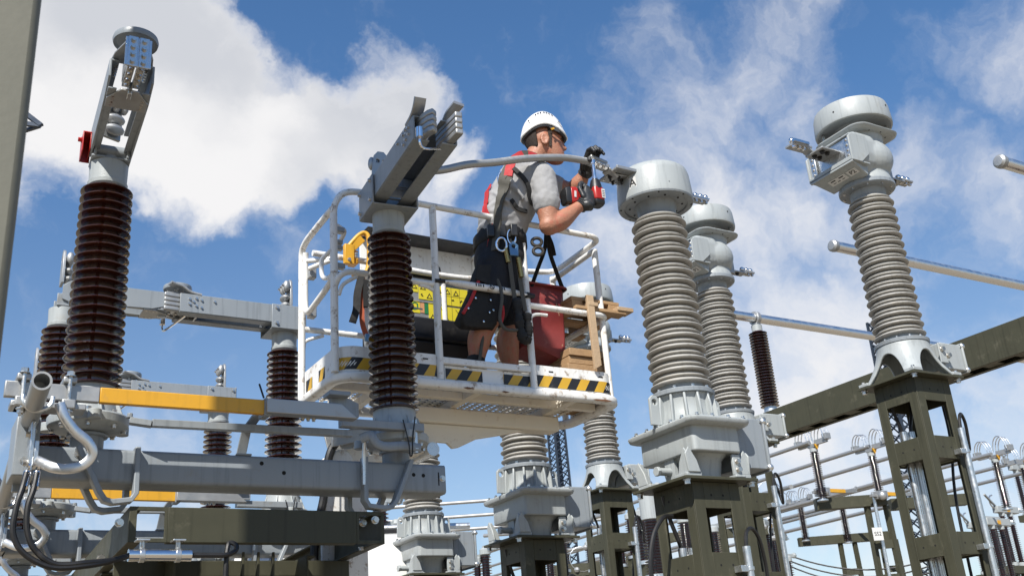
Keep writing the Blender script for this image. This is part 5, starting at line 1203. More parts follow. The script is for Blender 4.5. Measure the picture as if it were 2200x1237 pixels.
# fall harness: straps drawn on the body
bpy.context.view_layer.update()
from mathutils.bvhtree import BVHTree
_bvh = BVHTree.FromObject(so_, bpy.context.evaluated_depsgraph_get())
def snap(p):
    if p.z < 4.74: return p
    q = _bvh.find_nearest(p - PB); c = V((3.60, 5.59, p.z)) - PB
    n = q[1] if q[1].dot(q[0] - c) > 0 else -q[1]
    return q[0] + n * .012 + PB
def onback(pts, w, t, mat, name, up=None):
    m = MP(mat); P = [snap(p) for p in spline([snap(V(p)) for p in pts], 6)]; k = len(P); R = []
    for i in range(k):
        a, b = P[max(0, i - 1)], P[min(k - 1, i + 1)]; d = (b - a).normalized()
        ctr = V((3.58, 5.60, P[i].z)) if up is None else V(up); o = P[i] - ctr; o.z *= .3; o = (o - d * o.dot(d)).normalized(); s = d.cross(o)
        R.append([P[i] + s * (-w / 2) + o * (-t / 2), P[i] + s * (w / 2) + o * (-t / 2), P[i] + s * (w / 2) + o * (t / 2), P[i] + s * (-w / 2) + o * (t / 2)])
    m.rings(R); return m.build(name, man, ang=50)
hr = onback([(3.80, 5.50, 5.05), (3.775, 5.46, 5.17), (3.71, 5.435, 5.235), (3.63, 5.445, 5.235), (3.545, 5.455, 5.16), (3.475, 5.48, 5.05), (3.43, 5.50, 4.92), (3.395, 5.515, 4.80), (3.37, 5.525, 4.68)], .055, .014, 'strap', 'harness_strap')
onback([(3.735, 5.418, 5.232), (3.67, 5.422, 5.25), (3.61, 5.435, 5.235)], .05, .012, 'redc', 'harness_pad')
onback([(3.575, 5.435, 5.205), (3.515, 5.45, 5.125), (3.465, 5.465, 5.03)], .06, .014, 'redc', 'harness_pad')
onback([(3.46, 5.468, 5.02), (3.425, 5.485, 4.92), (3.385, 5.50, 4.80), (3.355, 5.51, 4.66), (3.33, 5.52, 4.5)], .06, .014, 'strap', 'harness_strap')
onback([(3.78, 5.45, 5.16), (3.815, 5.44, 5.05), (3.80, 5.42, 4.93)], .03, .012, 'blackc', 'harness_strap')
onback([(3.87, 5.66, 5.27), (3.80, 5.70, 5.30), (3.70, 5.74, 5.28), (3.58, 5.76, 5.15)], .055, .014, 'blackc', 'harness_strap')
onback([(3.34, 5.56, 4.72), (3.31, 5.60, 4.55), (3.30, 5.62, 4.40), (3.34, 5.58, 4.28)], .045, .012, 'redc', 'harness_strap')
onback([(3.50, 5.44, 5.08), (3.56, 5.42, 5.0), (3.62, 5.42, 4.90), (3.66, 5.44, 4.80)], .03, .012, 'blackc', 'harness_strap')
onback([(3.43, 5.47, 4.86), (3.49, 5.45, 4.82), (3.56, 5.44, 4.80)], .028, .012, 'blackc', 'harness_strap')
onback([(3.40, 5.62, 5.05), (3.375, 5.60, 4.92), (3.36, 5.58, 4.78)], .045, .012, 'redc', 'harness_strap')
m = MP('blackc'); m.ball((3.655, 5.60, 5.31), .05, 10, (1.4, 1, .4)); m.build('collar_pad', man)
def carab(c, r, h, mat='steel', rod=.008):
    m = MP(mat); c = V(c); m.tube([c + FD * (r * cos(u)) + UZ * (h * sin(u)) for u in [2 * pi * j / 18 for j in range(18)]], rod, 8, closed=True); return m.build('carabiner', man)
carab((3.40, 5.46, 5.03), .03, .06); carab((3.445, 5.475, 4.60), .028, .055); carab((3.36, 5.475, 4.53), .035, .05); carab((3.68, 5.52, 4.62), .035, .03, 'dark', .012); carab((3.685, 5.52, 4.55), .035, .03, 'dark', .012)
m = MP('blackc'); m.strip([(3.40, 5.46, 4.97), (3.395, 5.462, 4.92)], .03, .012, SD); m.build('connector_sling', man)
m = MP('bluel'); m.prism([(-.03, -.05), (.03, -.05), (.035, .03), (0, .06), (-.035, .03)], [circ(0, .02, .014, 10)], (3.445, 5.465, 4.50), (1, -.2, 0), (0, 0, 1), .015); m.build('rope_grab', man, .004)
m = MP('brass'); m.cyl((3.385, 5.47, 4.50), (3.40, 5.47, 4.40), .016, n=12); m.cyl((3.475, 5.46, 4.44), (3.49, 5.46, 4.30), .018, n=12); m.build('brass_hook', man)
m = MP('strap'); m.strip([(3.475, 5.47, 4.40), (3.49, 5.47, 4.2), (3.505, 5.47, 4.06)], .03, .006, (1, -.2, 0)); m.strip([(3.41, 5.47, 4.45), (3.42, 5.47, 4.25), (3.43, 5.47, 4.12)], .03, .006, (1, -.2, 0)); m.build('lanyard_webbing', man)
m = MP('blackc'); P = spline([(3.44, 5.47, 4.14), (3.445, 5.47, 4.02), (3.455, 5.47, 3.92), (3.475, 5.47, 3.85), (3.505, 5.47, 3.87), (3.515, 5.47, 3.95), (3.51, 5.47, 4.04)], 8)
m.tube(P, .03, 12, scales=[.85 + .3 * abs(sin(i * 1.9)) + .15 * sin(i * .7) for i in range(len(P))]); m.build('shock_absorber', man, ang=80)
m = MP('strap'); m.tube(spline([(3.33, 5.52, 4.3), (3.335, 5.48, 4.15), (3.30, 5.47, 3.98), (3.335, 5.47, 3.915), (3.40, 5.47, 3.91), (3.45, 5.47, 3.92)], 7), .012, 8); m.tube(spline([(3.28, 5.62, 4.05), (3.25, 5.62, 3.9), (3.215, 5.63, 3.72), (3.2, 5.63, 3.6)], 6), .012, 8); m.build('work_rope', man)
# gloved hands: palm and five separate fingers each
def hand(name, wrist, palm_c, across, along, back, fing, thumb, sc=1.0):
    """across: towards the little finger; along: wrist to knuckles; back: out of the back of the hand"""
    m = MP('glove'); across, along, back = V(across).normalized(), V(along).normalized(), V(back).normalized(); c = V(palm_c)
    R = []
    for u, w, t in ((-.075, .036, .028), (-.05, .043, .03), (.0, .052, .03), (.045, .054, .025), (.06, .048, .018)):
        R.append([c + along * u * sc + across * (w * cos(a)) * sc + back * (t * sin(a)) * sc for a in [2 * pi * j / 16 for j in range(16)]])
    m.rings(R); limb(m, [wrist, c - along * .06 * sc], [.046, .042], 14)
    for k, pts in enumerate(fing):
        P = [c + across * ((-.039 + .026 * k) * sc) + along * .05 * sc]
        for f, b in pts: P.append(c + across * ((-.039 + .026 * k) * sc) + along * f * sc + back * b * sc)
        for i in range(len(P) - 1): m.cyl(P[i], P[i + 1], (.0145 - .0012 * i) * sc, (.0138 - .0012 * i) * sc, 10)
        for i, p in enumerate(P): m.ball(p, (.0148 - .0012 * i) * sc, 10)
    P = [c + across * (a * sc) + along * (f * sc) + back * (b * sc) for a, f, b in thumb]
    for i in range(len(P) - 1): m.cyl(P[i], P[i + 1], .016 * sc, .0145 * sc, 10)
    for p in P: m.ball(p, .016 * sc, 10)
    h = m.build(name, man, remesh=.0052, smooth=2)
    m = MP('glove'); d = (V(wrist) - c).normalized()
    for k in range(3): q = V(wrist) + d * (.012 - .016 * k); x, y, _ = frame(d); m.tube([q + (x * cos(a) + y * sin(a)) * .047 for a in [2 * pi * j / 18 for j in range(18)]], .007, 6, closed=True)
    m.build('glove_cuff', h)
TX, TY = 4.062, 5.27                                          # the tool's spindle stands here
gx = lambda t: V((TX - .19 * t, TY + .035 * t, 4.945 - .03 * t))        # along the handle, 0 at the motor
# right hand closes round the handle: fingers wrap over the far side, thumb on the near side
hand('glove', wrR + V((.015, 0, .01)), (3.985, 5.262, 4.90), (.75, .1, -.6), (.35, .15, .9), (.5, -.85, .1),
     [((.085, -.012), (.10, -.045), (.075, -.07)), ((.09, -.012), (.105, -.05), (.075, -.075)), ((.086, -.012), (.10, -.05), (.07, -.075)), ((.075, -.012), (.085, -.045), (.058, -.065))],
     [(-.045, -.03, .0), (-.075, .015, -.012), (-.07, .06, -.02), (-.06, .085, -.02)], 1.15)
# left hand over the clamp, fingers bent down over its edge towards the camera
hand('glove', wrL, (4.10, 5.365, 5.245), (.95, -.15, -.12), (-.1, -.75, .62), (-.12, .62, .78),
     [((.095, .0), (.125, -.03), (.12, -.065)), ((.105, .004), (.138, -.026), (.135, -.065)), ((.10, .004), (.132, -.026), (.13, -.06)), ((.088, .0), (.115, -.025), (.112, -.052))],
     [(-.05, -.03, -.01), (-.075, .01, -.035), (-.07, .045, -.06), (-.06, .06, -.08)], 1.12)

# ------------------------------------------------------------------ impact wrench in his right hand
t = thing('impact_wrench', 'red and black cordless impact wrench held upright in the gloved right hand', 'power tool', (TX, TY, 4.95))
MT_ = lambda mat: MW(mat, t.location)
m = MT_('steel'); m.cyl((TX, TY, 5.06), (TX, TY, 5.222), .0145, n=14); m.cyl((TX, TY, 5.195), (TX, TY, 5.225), .02, n=12); m.cyl((TX, TY, 5.055), (TX, TY, 5.085), .02, n=12); m.build('socket', t)
m = MT_('plastic'); m.lathe([(.02, 5.07), (.032, 5.06), (.04, 5.03), (.044, 5.005), (.046, 4.985), (.04, 4.98)], (TX, TY, 0), 24); m.build('nose', t)
m = MT_('tool'); R = []
for z, a, b in ((4.995, .042, .042), (4.965, .046, .046), (4.91, .046, .049), (4.895, .044, .046)): R.append([V((TX + x, TY + y, z)) for x, y in rrect(2 * a, 2 * b, .025, 4)])
m.rings(R); bd = m.build('housing', t, .004)
m = MT_('plastic'); R = []
for z, a, b in ((4.894, .044, .046), (4.87, .044, .045), (4.852, .034, .036)): R.append([V((TX + x, TY + y, z)) for x, y in rrect(2 * a, 2 * b, .022, 4)])
m.rings(R); m.build('rear_cap', t, .004)
m = MT_('labelw'); m.bx(TX + .010, TX + .039, TY - .0515, TY - .0495, 4.905, 4.975); lb = m.build('rating_plate', t)
m = MT_('ink')
for k in range(4): m.bx(TX + .014, TX + .035, TY - .0525, TY - .0515, 4.915 + .014 * k, 4.92 + .014 * k)
m.build('print', lb)
m = MT_('tool'); m.path([V((TX - .02, TY, 4.94)), gx(.3), gx(.6), gx(.85)], rrect(.045, .062, .018, 3), up=(0, 0, 1), scales=[1.15, .95, .9, 1.25]); m.build('handle', t, ang=50)
m = MT_('rubber'); m.path([gx(.28), gx(.62)], rrect(.050, .050, .02, 3), up=(0, 0, 1)); m.build('grip', t, ang=50)
m = MT_('tool'); R = []
for k, (sx, h) in enumerate(((.86, .052), (.92, .064), (1.08, .066), (1.14, .062))): c = gx(sx); R.append([c + V((0, a, b)) for a, b in rrect(.075, 2 * h, .02, 3)])
m.rings(R); bb = m.build('battery', t, .004)
m = MT_('plastic'); R = []
for k, (sx, h) in enumerate(((1.14, .066), (1.18, .069), (1.32, .066), (1.36, .055))): c = gx(sx); R.append([c + V((0, a, b)) for a, b in rrect(.08, 2 * h, .02, 3)])
m.rings(R); m.build('battery_pack', bb, .004)
m = MT_('labelw'); c = gx(1.0); m.box(c + V((0, -.041, 0)), (.016, .003, .05), Matrix.Rotation(.1, 3, 'Y')); m.build('battery_label', bb)
# ------------------------------------------------------------------ tool pouch hanging from his belt
t = thing('tool_pouch', 'big black riveted tool pouch with red lining hanging at the man\'s hip', 'pouch', (3.25, 5.63, 4.35))
m = MW('blackc', t.location); R = []
for x0, x1, y, z, d in ((3.24, 3.37, 5.62, 4.42, .05), (3.20, 3.38, 5.61, 4.33, .08), (3.16, 3.37, 5.60, 4.2, .10), (3.085, 3.34, 5.60, 4.06, .105), (3.045, 3.33, 5.60, 3.98, .10), (3.07, 3.31, 5.60, 3.94, .07)):
    R.append([V(((x0 + x1) / 2 + a, y + b * .9, z + .015 * noise.noise(V((a * 20, b * 20, z * 6))))) for a, b in rrect(x1 - x0, d * 1.3, .03, 5)])
m.rings(R); pb = m.build('pouch_body', t, ang=60)
m = MW('redc', t.location); m.tube(spline([(3.20, 5.545, 4.26), (3.13, 5.535, 4.12), (3.06, 5.53, 4.01)], 5), .012, 6); m.tube(spline([(3.365, 5.54, 4.15), (3.37, 5.54, 4.05), (3.345, 5.54, 3.97)], 5), .014, 6); m.build('red_piping', pb)
m = MW('blackc', t.location); m.prism([(3.19, 4.38), (3.33, 4.40), (3.345, 4.27), (3.28, 4.24), (3.17, 4.27)], [], (0, 5.545, 0), (1, 0, 0), (0, 0, 1), .015); m.build('pouch_flap', t, .006)
m = MW('steel', t.location)
for x, z in ((3.275, 4.13), (3.16, 4.13), (3.10, 4.05), (3.26, 4.04), (3.29, 4.06), (3.21, 3.97)): m.ball((x, 5.528, z), .009, 8, (1, .6, 1))
m.build('rivet_stud_ring', pb)
# ------------------------------------------------------------------ the far switchyard
def at(px, py, d):                        # point d metres ahead of the camera along its axis, seen at px, py
    return V((0, 0, 1.65)) + (FW + RT * ((px - 1100) / 2211.3) - UP * ((py - 618.5) / 2211.3)) * d
def on_z(px, py, z):
    d = FW + RT * ((px - 1100) / 2211.3) - UP * ((py - 618.5) / 2211.3); return V((0, 0, 1.65)) + d * ((z - 1.65) / d.z)
# shared simple meshes for the far insulators
def far_post(base, label, h, rs, group, n=24, loops=False, cap='alud', yel=True):
    t = thing('post_insulator', label, 'insulator', base, 0, group)
    m = M('zinc'); m.lathe([(rs * 1.1, 0), (rs * 1.1, .04), (rs * .7, .05), (rs * .6, h * .07)], (0, 0, 0), 14); m.build('foot_flange', t)
    m = M('porc'); m.lathe(shed_profile(h * .06, h * .95, n, rs * .55, rs * .52, rs, rs * .92, [(0, 0), (1, .16), (.97, .26), (.15, .46), (0, .6), (0, .9)]), (0, 0, 0), 16); m.build('porcelain_insulator', t, ang=28)
    m = M('cast'); m.lathe([(rs * .6, h * .945), (rs * .8, h * .95), (rs * .8, h * 1.02), (rs * .4, h * 1.03)], (0, 0, 0), 14); m.build('cap', t)
    if loops:
        m = M('alud'); m.bx(-.1, .1, -.12, .12, h * 1.03, h * 1.03 + .1)
        for s in (-1, 1): m.bx(-.09, .09, s * .55 - .09, s * .55 + .09, h * 1.03 + .13, h * 1.03 + .30); m.bx(-.05, .05, s * .1, s * .55, h * 1.03 + .06, h * 1.03 + .2)
        m.build('tube_clamp', t)
        m = M('zinc')
        for s in (-1, 1):
            for x in (-.13, .0, .13):
                m.tube([V((x, s * .1 + s * .45 * (.5 - .5 * cos(a)), h * 1.03 + .18 + .42 * sin(a) + .08 * x * s)) for a in [pi * i / 12 for i in range(13)]], .016, 6)
        m.build('flexible_connector', t)
        if yel: m = M('yellow'); m.prism([(-.1, 0), (.1, 0), (.0, -.16)], [], (-.02, -.14, h * 1.03 + .08), (1, 0, 0), (0, 0, 1), .03); m.build('yellow_marker', t)
    return t
ZB = 7.95
far_pts = [(1748, 965, 'far post insulator under the left end of the highest far busbar'), (1872, 974, 'far post insulator just left of the tall tower at right'), (2138, 988, 'far post insulator right of the tall tower, with looped connectors on top')]
P1 = None
for k, (px, py, lab) in enumerate(far_pts):
    p = at(px, py, 30 + k * .6); h = 1.5
    b = V((p.x, p.y, p.z - h))
    if P1 is None: P1 = far_post(b, lab, h, .145, 'far post insulators with looped connectors', loops=True)
    else: dup(P1, b, None, lab)
for k, (px, py, lab) in enumerate(((2197, 1000, 'far post insulator half cut by the right edge of the picture'),)):
    p = at(px, py, 33); dup(P1, V((p.x, p.y, p.z - 1.5)), None, lab)
low = [(1719, 1086, 'lower far post insulator left, on the olive beam below the yellow earthing blade'), (1809, 1090, 'lower far post insulator right, standing on the same olive beam')]
P2 = None
for px, py, lab in low:
    p = at(px, py, 40)
    if P2 is None: P2 = far_post(V((p.x, p.y, p.z - 1.35)), lab, 1.35, .15, 'lower far post insulators', loops=True, yel=False)
    else: dup(P2, V((p.x, p.y, p.z - 1.35)), None, lab)
# tubes that run away from the camera
_tb = None
def tubeobj(p, q, r, lab, grp):
    global _tb
    p, q = V(p), V(q); t = thing('busbar_tube', lab, 'busbar', p, 0, grp)
    if _tb is None: m = M('alud'); m.cyl((0, 0, 0), (0, 0, 1), 1, n=12); _tb = m.build('tube', t)
    else: _tb = _tb.copy(); COL.objects.link(_tb); _tb.parent = t
    d = q - p; _tb.scale = (r, r, d.length); _tb.rotation_euler = d.to_track_quat('Z', 'Y').to_euler(); return t
YD = V((.047, 1, 0))
for k, (px, py, d, l, lab) in enumerate(((1738, 950, 30, 46, 'uppermost far busbar tube, ending left at the first looped connector'), (1868, 958, 30.6, 48, 'second far busbar tube, ending at the connector beside the tall tower'), (1930, 977, 31, 50, 'third far busbar tube, passing behind the tall tower'),
        (1985, 1010, 31, 50, 'fourth far busbar tube, above the yellow blades'), (2130, 975, 31, 60, 'far busbar tube ending at the connector right of the tall tower'), (2230, 980, 33, 60, 'far busbar tube running out at the right edge above the others'), (2260, 1000, 34, 60, 'far busbar tube running out at the right edge, below its neighbour'),
        (1718, 1078, 40, 40, 'lower far busbar tube ending at the left lower insulator'), (1812, 1080, 40, 44, 'lower far busbar tube ending at the right lower insulator'), (1905, 1088, 40, 48, 'lowest far busbar tube behind the tall tower'))):
    p = at(px, py, d); tubeobj(p, p + YD * l, .062 if d < 36 else .075, lab, 'far busbar tubes running away')
for k, (py, lab) in enumerate(((1091, 'highest of the pale tubes running across behind the basket tower'), (1121, 'middle of the pale tubes running across behind the transformers'), (1149, 'lowest of the pale tubes running across behind the transformers'))):
    p = at(820, py, 44 + k); q = at(1395 - 45 * k, py + 7 + 5 * k, 44 + k); q.z = p.z; tubeobj(p, q, .075, lab, 'pale tubes running across')
# more tubes low down, and thin jumper wires
for k, (x0, y0, x1, y1, d) in enumerate(((1040, 1150, 1290, 1130, 40), (1230, 1120, 1340, 1098, 36), (1300, 1196, 1420, 1176, 38), (1130, 1196, 1420, 1148, 44), (1560, 1120, 1680, 1090, 44), (1640, 1060, 1700, 1045, 36))):
    p, q = at(x0, y0, d), at(x1, y1, d - 3); tubeobj(p, q, .07, ['low far tube behind the tower of the middle voltage transformer', 'short far tube left of the tower with the cap marked A', 'low far tube seen between the two middle towers', 'long low far tube crossing behind the three middle towers', 'far tube behind the right leg of the tower below the cap marked A', 'short far tube right of the tower below the cap marked A'][k], 'low far tubes')
t = thing('jumper_wires', 'three thin dark wires sagging across the far yard at lower right', 'wires', at(1690, 1185, 38))
for k in range(3):
    a, b = at(1670 + 12 * k, 1182 + 16 * k, 38), at(2010, 1196 + 14 * k, 36); m = M('rubber'); P = []
    for i in range(17): u = i / 16; P.append(a.lerp(b, u) - V((0, 0, .55 * 4 * u * (1 - u))) - t.location)
    m.tube(P, .03, 6); m.build('wire', t)
# olive supports of the far disconnectors
def support(px0, py0, px1, py1, d, legs, lab, grp='far olive supports', hgt=.32):
    a, b = at(px0, py0, d), at(px1, py1, d); b.z = a.z; t = thing('far_gantry', lab, 'support', V((a.x, a.y, a.z)), 0, grp)
    m = MW('olive', t.location); m.bar(a, b, .3, hgt, (0, 0, 1)); m.build('cross_beam', t)
    dv = (b - a)
    for u in legs:
        c = a + dv * u
        for s in (-.28, .28):
            m = MW('olive', t.location); x = dv.normalized() * s; m.bar(c + x - V((0, 0, hgt / 2 + .002)), V((c.x + x.x * 1.3, c.y + x.y * 1.3, 0)), .14, .14, (0, 1, 0)); m.build('leg', t)
        for z in range(1, 6):
            m = MW('olive', t.location); zz = a.z - .3 - z * .95
            if zz < .3: continue
            m.box(V((c.x, c.y, zz)), (.5, .1, .24), Matrix.Rotation(math.atan2(dv.y, dv.x), 3, 'Z')); m.build('batten_plate', t)
    return t
support(1752, 1084, 1905, 1090, 30, (.86,), 'far olive frame with the white SS2 sign on its column')
support(1912, 1084, 2080, 1092, 30.5, (.5,), 'far olive frame half hidden behind the tall tower')
support(1716, 1164, 1925, 1168, 40, (.5, .93), 'lower far olive frame with two battened legs')
support(1190, 1228, 1350, 1226, 34, (.2, .9), 'low far olive beam behind the towers of the middle row', hgt=.4)
support(1330, 1162, 1660, 1168, 38, (.1, .6), 'far olive beam behind the tower below the cap marked A')
t = thing('designation_sign', 'white sign reading SS2 on the far olive column', 'sign', at(1886, 1146, 29.3))
ex = V((cos(YAW), -sin(YAW), 0)); ex = V((.93, -.36, 0)).normalized(); nr = ex.cross(UZ)
m = M('labelw'); m.box((0, 0, 0), (.30, .012, .36), Matrix.Rotation(math.atan2(ex.y, ex.x), 3, 'Z')); m.build('sign_plate', t)
text('lettering', 'SS2', .155, 'ink', t, nr * .009, ex, (0, 0, 1))
m = M('zinc'); m.cyl((.25, .1, -5), (.25, .1, 1.2), .05, n=10); m.build('sign_post', t)
# yellow earthing blades on the far frames
for k, (px, py, d, lab) in enumerate(((1775, 1053, 30, 'small yellow earthing blade on the far frame left of the SS2 sign'), (1898, 1060, 30, 'small yellow earthing blade beside the tall tower'))):
    p = at(px, py, d); t = thing('earthing_switch', lab, 'earthing switch', p, 0, 'far earthing switches')
    m = M('yellow'); m.bar((0, 0, 0), (.75, 0, 0), .1, .1); m.build('yellow_blade_section', t)
    m = M('alud'); m.bar((.752, 0, 0), (1.25, 0, .03), .1, .1); m.bar((1.2, 0, .03), (1.3, 0, .14), .06, .08); m.build('blade', t)
    m = M('alud'); m.bx(-.35, 0, -.15, .15, -.16, .06); m.bx(-.55, -.35, -.05, .05, -.1, -.03); m.ball((-.3, -.2, -.1), .13, 10); m.build('blade_hinge', t)
# far disconnectors and breakers: heads on brown insulators
def far_head(base, lab, h, grp, rot=0, n=2, sp=.6):
    t = thing('far_disconnector', lab, 'disconnector', base, rot, grp)
    for k in range(n):
        x = (k - (n - 1) / 2) * sp
        m = M('porc'); m.lathe(shed_profile(0, h, 22, .085, .08, .155, .145, [(0, 0), (1, .16), (.97, .26), (.15, .46), (0, .6), (0, .9)]), (x, 0, 0), 14); m.build('porcelain_insulator', t, ang=28)
        m = M('cast'); m.lathe([(.10, h - .01), (.12, h), (.12, h + .12), (.05, h + .13)], (x, 0, 0), 14); m.lathe([(.16, -.16), (.16, -.04), (.1, 0)], (x, 0, 0), 14); m.build('cap', t)
    m = M('cast'); m.bx(-n * sp / 2 - .1, n * sp / 2 + .25, -.12, .12, h + .12, h + .38); m.build('terminal_housing', t, .02)
    m = M('zinc'); m.bx(n * sp / 2 + .2, n * sp / 2 + .7, -.06, .06, h + .2, h + .26)
    for k in range(4): m.ball((n * sp / 2 + .3 + .1 * k, 0, h + .32), .05, 8)
    m.tube([V((-n * sp / 2 - .1 - .28 * sin(a), .0, h + .3 + .25 * (1 - cos(a)))) for a in [pi * i / 10 for i in range(11)]], .03, 6); m.build('cable_clamp', t)
    m = M('yellow'); m.bx(-.05, .15, -.135, -.121, h + .16, h + .3); m.build('yellow_marker', t)
    m = M('alud'); m.bar((-n * sp / 2, 0, h + .36), (-n * sp / 2 - 1.0, -.2, h + .75), .07, .06); m.build('open_arm', t)
    m = M('olive'); m.bx(-n * sp / 2 - .2, n * sp / 2 + .2, -.15, .15, -.45, -.161); m.build('cross_beam', t)
    for s in (-1, 1): m = M('olive'); m.bx(s * sp * .5 - .1, s * sp * .5 + .1, -.1, .1, -base[2], -.451); m.build('leg', t)
    return t
fh = far_head(at(2150, 1222, 42), 'far open disconnector on two brown insulators near the right edge, lower left one', 1.75, 'far open disconnectors', .1)
dup(fh, at(2186, 1206, 40), .1, 'far open disconnector on two brown insulators at the right edge, nearest one')
dup(fh, at(2212, 1100, 46), .1, 'far open disconnector high at the right edge')
dup(fh, at(1690, 1262, 40), .5, 'far disconnector head left of the SS2 sign, in front')
dup(fh, at(1668, 1246, 38), .5, 'far disconnector head right of the tower below the cap marked A, upper')
dup(fh, at(1650, 1226, 42), .5, 'far disconnector head right of the tower below the cap marked A, behind')
# single brown insulators scattered in the gaps between the towers
gap = [(1388, 1107, 1203, 24, .2, 'brown insulator seen between the towers, left of the thick cable'), (1362, 1112, 1192, 30, .17, 'thin brown insulator left of its taller neighbour between the towers'), (1338, 1164, 1210, 30, .15, 'short brown insulator inside the tower of the farthest current transformer'),
       (1412, 1112, 1232, 22, .24, 'thick brown insulator with a tall white cap behind the tower'), (1215, 1165, 1222, 30, .15, 'brown insulator beyond the tower of the middle voltage transformer'), (1270, 1172, 1222, 34, .15, 'small brown insulator behind the tower of the farthest current transformer'),
       (1480, 1120, 1200, 26, .2, 'brown insulator behind the right leg of the cap A tower'), (1184, 1180, 1240, 30, .17, 'brown insulator inside the tower of the middle voltage transformer'), (1046, 1190, 1250, 26, .16, 'brown insulator left of the tower of the middle voltage transformer'),
       (1028, 1210, 1262, 26, .14, 'short brown insulator left of its taller neighbour'), (824, 1092, 1200, 17, .15, 'brown insulator just right of the olive frame end'), (756, 1190, 1222, 17, .16, 'brown insulator top below the olive frame, above the truck'),
       (817, 1168, 1204, 17, .16, 'brown insulator on the truck side of the farthest voltage transformer'), (1545, 1140, 1225, 30, .17, 'brown insulator inside the cap A tower'), (1700, 1205, 1250, 32, .15, 'brown insulator at the foot of the far wires')]
g0 = None
for px, y0, y1, d, r, lab in gap:
    a, b = at(px, y0, d), at(px, y1, d); h = max(.4, a.z - b.z) * 1.02; base = V((b.x, b.y, b.z)); r = r * (1 if d > 20 else .75)
    t = thing('post_insulator', lab, 'insulator', base, 0, 'brown insulators between the towers')
    m = M('porc'); nn = int(min(30, max(8, h * 16))); m.lathe(shed_profile(0, h, nn, r * .6, r * .58, r, r * .95, [(0, 0), (1, .16), (.97, .26), (.15, .46), (0, .6), (0, .9)]), (0, 0, 0), 16); m.build('porcelain_insulator', t, ang=28)
    m = M('cast'); tall = .7 if 'white cap' in lab else .14; m.lathe([(r * .7, h), (r * .9, h + .02), (r * .9, h + tall), (r * .5, h + tall + .05)], (0, 0, 0), 14); m.bx(-.05, .3, -.05, .05, h + tall, h + tall + .1); m.ball((.3, 0, h + tall + .06), .09, 8); m.build('cap', t)
    m = M('olive'); m.bx(-.14, .14, -.14, .14, -base.z, -.1); m.build('support_column', t)
    m = M('zinc'); m.lathe([(r * 1.1, -.1), (r * 1.1, -.02), (r * .8, 0)], (0, 0, 0), 14); m.build('foot_flange', t)
# ring shaped wire jumpers
t = thing('wire_loops', 'thin round wire jumpers hanging between the far busbar tubes right of the cap A tower', 'wires', at(1670, 1070, 34))
for px, py, d, r in ((1655, 1060, 34, .42), (1672, 1082, 34, .45), (1650, 1112, 36, .35), (1668, 1140, 38, .30), (1392, 1135, 34, .4), (1250, 1200, 34, .4)):
    c = at(px, py, d) - t.location; m = M('zinc'); m.tube([c + (RT * cos(a) + UZ * sin(a)) * r for a in [2 * pi * i / 22 for i in range(19)]], .014, 5); m.build('wire_ring', t)
    for a in (1.2, 4.2): m = M('alud'); m.ball(c + (RT * cos(a) + UZ * sin(a)) * r, .10, 8); m.build('wire_clamp', t)
# lattice masts
def mast(top, hgt, w0, w1, lab, n=14, mt='mast'):
    base = V((top.x, top.y, 0)); H = top.z; t = thing('lattice_mast', lab, 'mast', base)
    for sx, sy in ((-1, -1), (1, -1), (1, 1), (-1, 1)):
        m = M(mt); m.bar((sx * w0, sy * w0, 0), (sx * w1, sy * w1, H), .09, .09, (0, 1, 0)); m.build('leg', t)
    for k in range(4):
        c = [(-1, -1), (1, -1), (1, 1), (-1, 1)]; (ax, ay), (bx_, by) = c[k], c[(k + 1) % 4]
        m = M(mt); m.bar((ax * w0, ay * w0, .01), (bx_ * w0, by * w0, .01), .05, .05); z0 = H - hgt
        for i in range(n):
            u0, u1 = (z0 + hgt * i / n) / H, (z0 + hgt * (i + 1) / n) / H; wa, wb = w0 + (w1 - w0) * u0, w0 + (w1 - w0) * u1
            p, q = V((ax * wa, ay * wa, u0 * H)), V((bx_ * wb, by * wb, u1 * H)); p2, q2 = V((bx_ * wa, by * wa, u0 * H)), V((ax * wb, ay * wb, u1 * H))
            m.bar(p, q, .045, .045, (.3, .2, .9)); m.bar(p2, q2, .045, .045, (.3, .2, .9))
        o = m.build('lattice_bracing', t); o['kind'] = 'stuff'
    m = M(mt); m.cyl((0, 0, 0), (0, 0, H), .08, n=8); m.build('cable_ladder', t)
    return t
mast(at(1193, 905, 52), 9, .42, .30, 'dark blue lattice mast standing behind the middle voltage transformer', 22)
mast(at(1886, 690, 42), 12, .42, .30, 'lattice mast behind the nearest current transformer, glimpsed through its tower', 26)
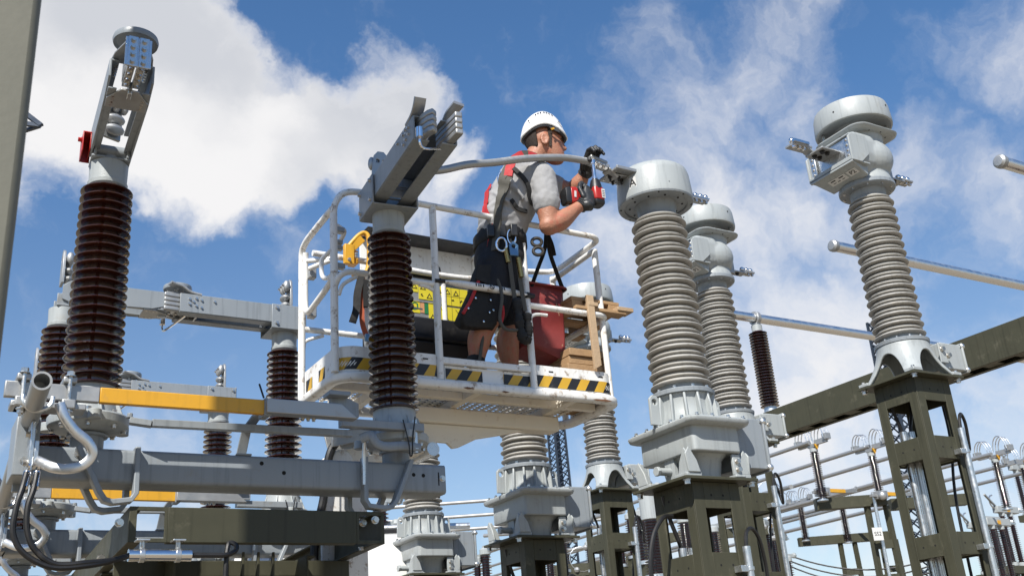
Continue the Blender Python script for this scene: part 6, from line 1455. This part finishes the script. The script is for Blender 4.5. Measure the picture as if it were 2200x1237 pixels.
# tip of a lattice cross-arm at the upper left
p = at(88, 270, 20); t = thing('lattice_crossarm', 'dark pointed tip of a lattice cross-arm behind the grey column at upper left', 'cross-arm', p)
m = M('mast'); a = at(30, 225, 20.6) - p; b = at(25, 290, 20.6) - p; c = at(20, 262, 20.3) - p; o = V((0, 0, 0)); z = V((0, .5, 0))
for q in (a, b, c): m.bar(q * 1.8, o, .10, .05, (0, 1, 0)); 
m.bar(a, b, .06, .05, (0, 1, 0)); m.bar(c, a * .55, .05, .05, (0, 1, 0)); m.build('angle_frame', t)
m = M('mast'); g = at(-120, 262, 22) - p; m.bar(g + V((0, 0, 1)), g + V((0, 0, -p.z - g.z)), .3, .3, (0, 1, 0)); m.build('mast_leg', t)
# white truck behind the olive frame
p = on_z(765, 1232, 3.1); t = thing('truck', 'white truck cab roof showing below the olive frame, a dark strip on its top', 'truck', V((p.x, p.y, 0)), -.35)
m = M('truckw'); R = []
for z, x0, x1, hy in ((.9, -1.9, 1.0, 1.2), (2.0, -1.9, 1.0, 1.22), (3.1, -1.75, .95, 1.2), (3.33, -1.2, .8, 1.1), (3.38, -.9, .6, 1.0)): R.append([V(((x0 + x1) / 2 + a, b, z)) for a, b in rrect(x1 - x0, 2 * hy, .2, 5)])
m.rings(R); m.build('cab', t, ang=60)
m = M('plastic'); m.bx(-.6, .95, -.95, -.85, 3.385, 3.44); m.build('roof_strip', t, .01)
m = M('zinc'); m.cyl((-.75, -.9, 3.47), (1.2, -.9, 3.44), .035, n=10); m.cyl((-.78, -.9, 3.47), (-.70, -.9, 3.47), .10, n=14); m.build('roof_rail', t)
m = M('hole'); m.cyl((-.55, -1.1, 3.25), (-.55, -1.215, 3.2), .06, n=12); m.build('vent_hole', t)
m = M('glass'); m.bx(-1.905, -1.89, -1.0, 1.0, 2.1, 2.95); m.build('windscreen', t)
m = M('plastic')
for x in (-1.2, 3.2, 4.4):
    for s in (-1, 1): m.cyl((x, s * 1.2, .5), (x, s * .9, .5), .5, n=24)
m.build('wheel', t)
m = M('truckw'); m.bx(1.1, 6.5, -1.2, 1.2, .9, 1.35); m.build('flatbed', t, .02)
for px, py, d, lab in ((2122, 1226, 46, 'far open disconnector low beside the leg of the tall tower'), (2168, 1245, 36, 'far open disconnector at the bottom right corner')):
    dup(fh, at(px, py, d), .1, lab)
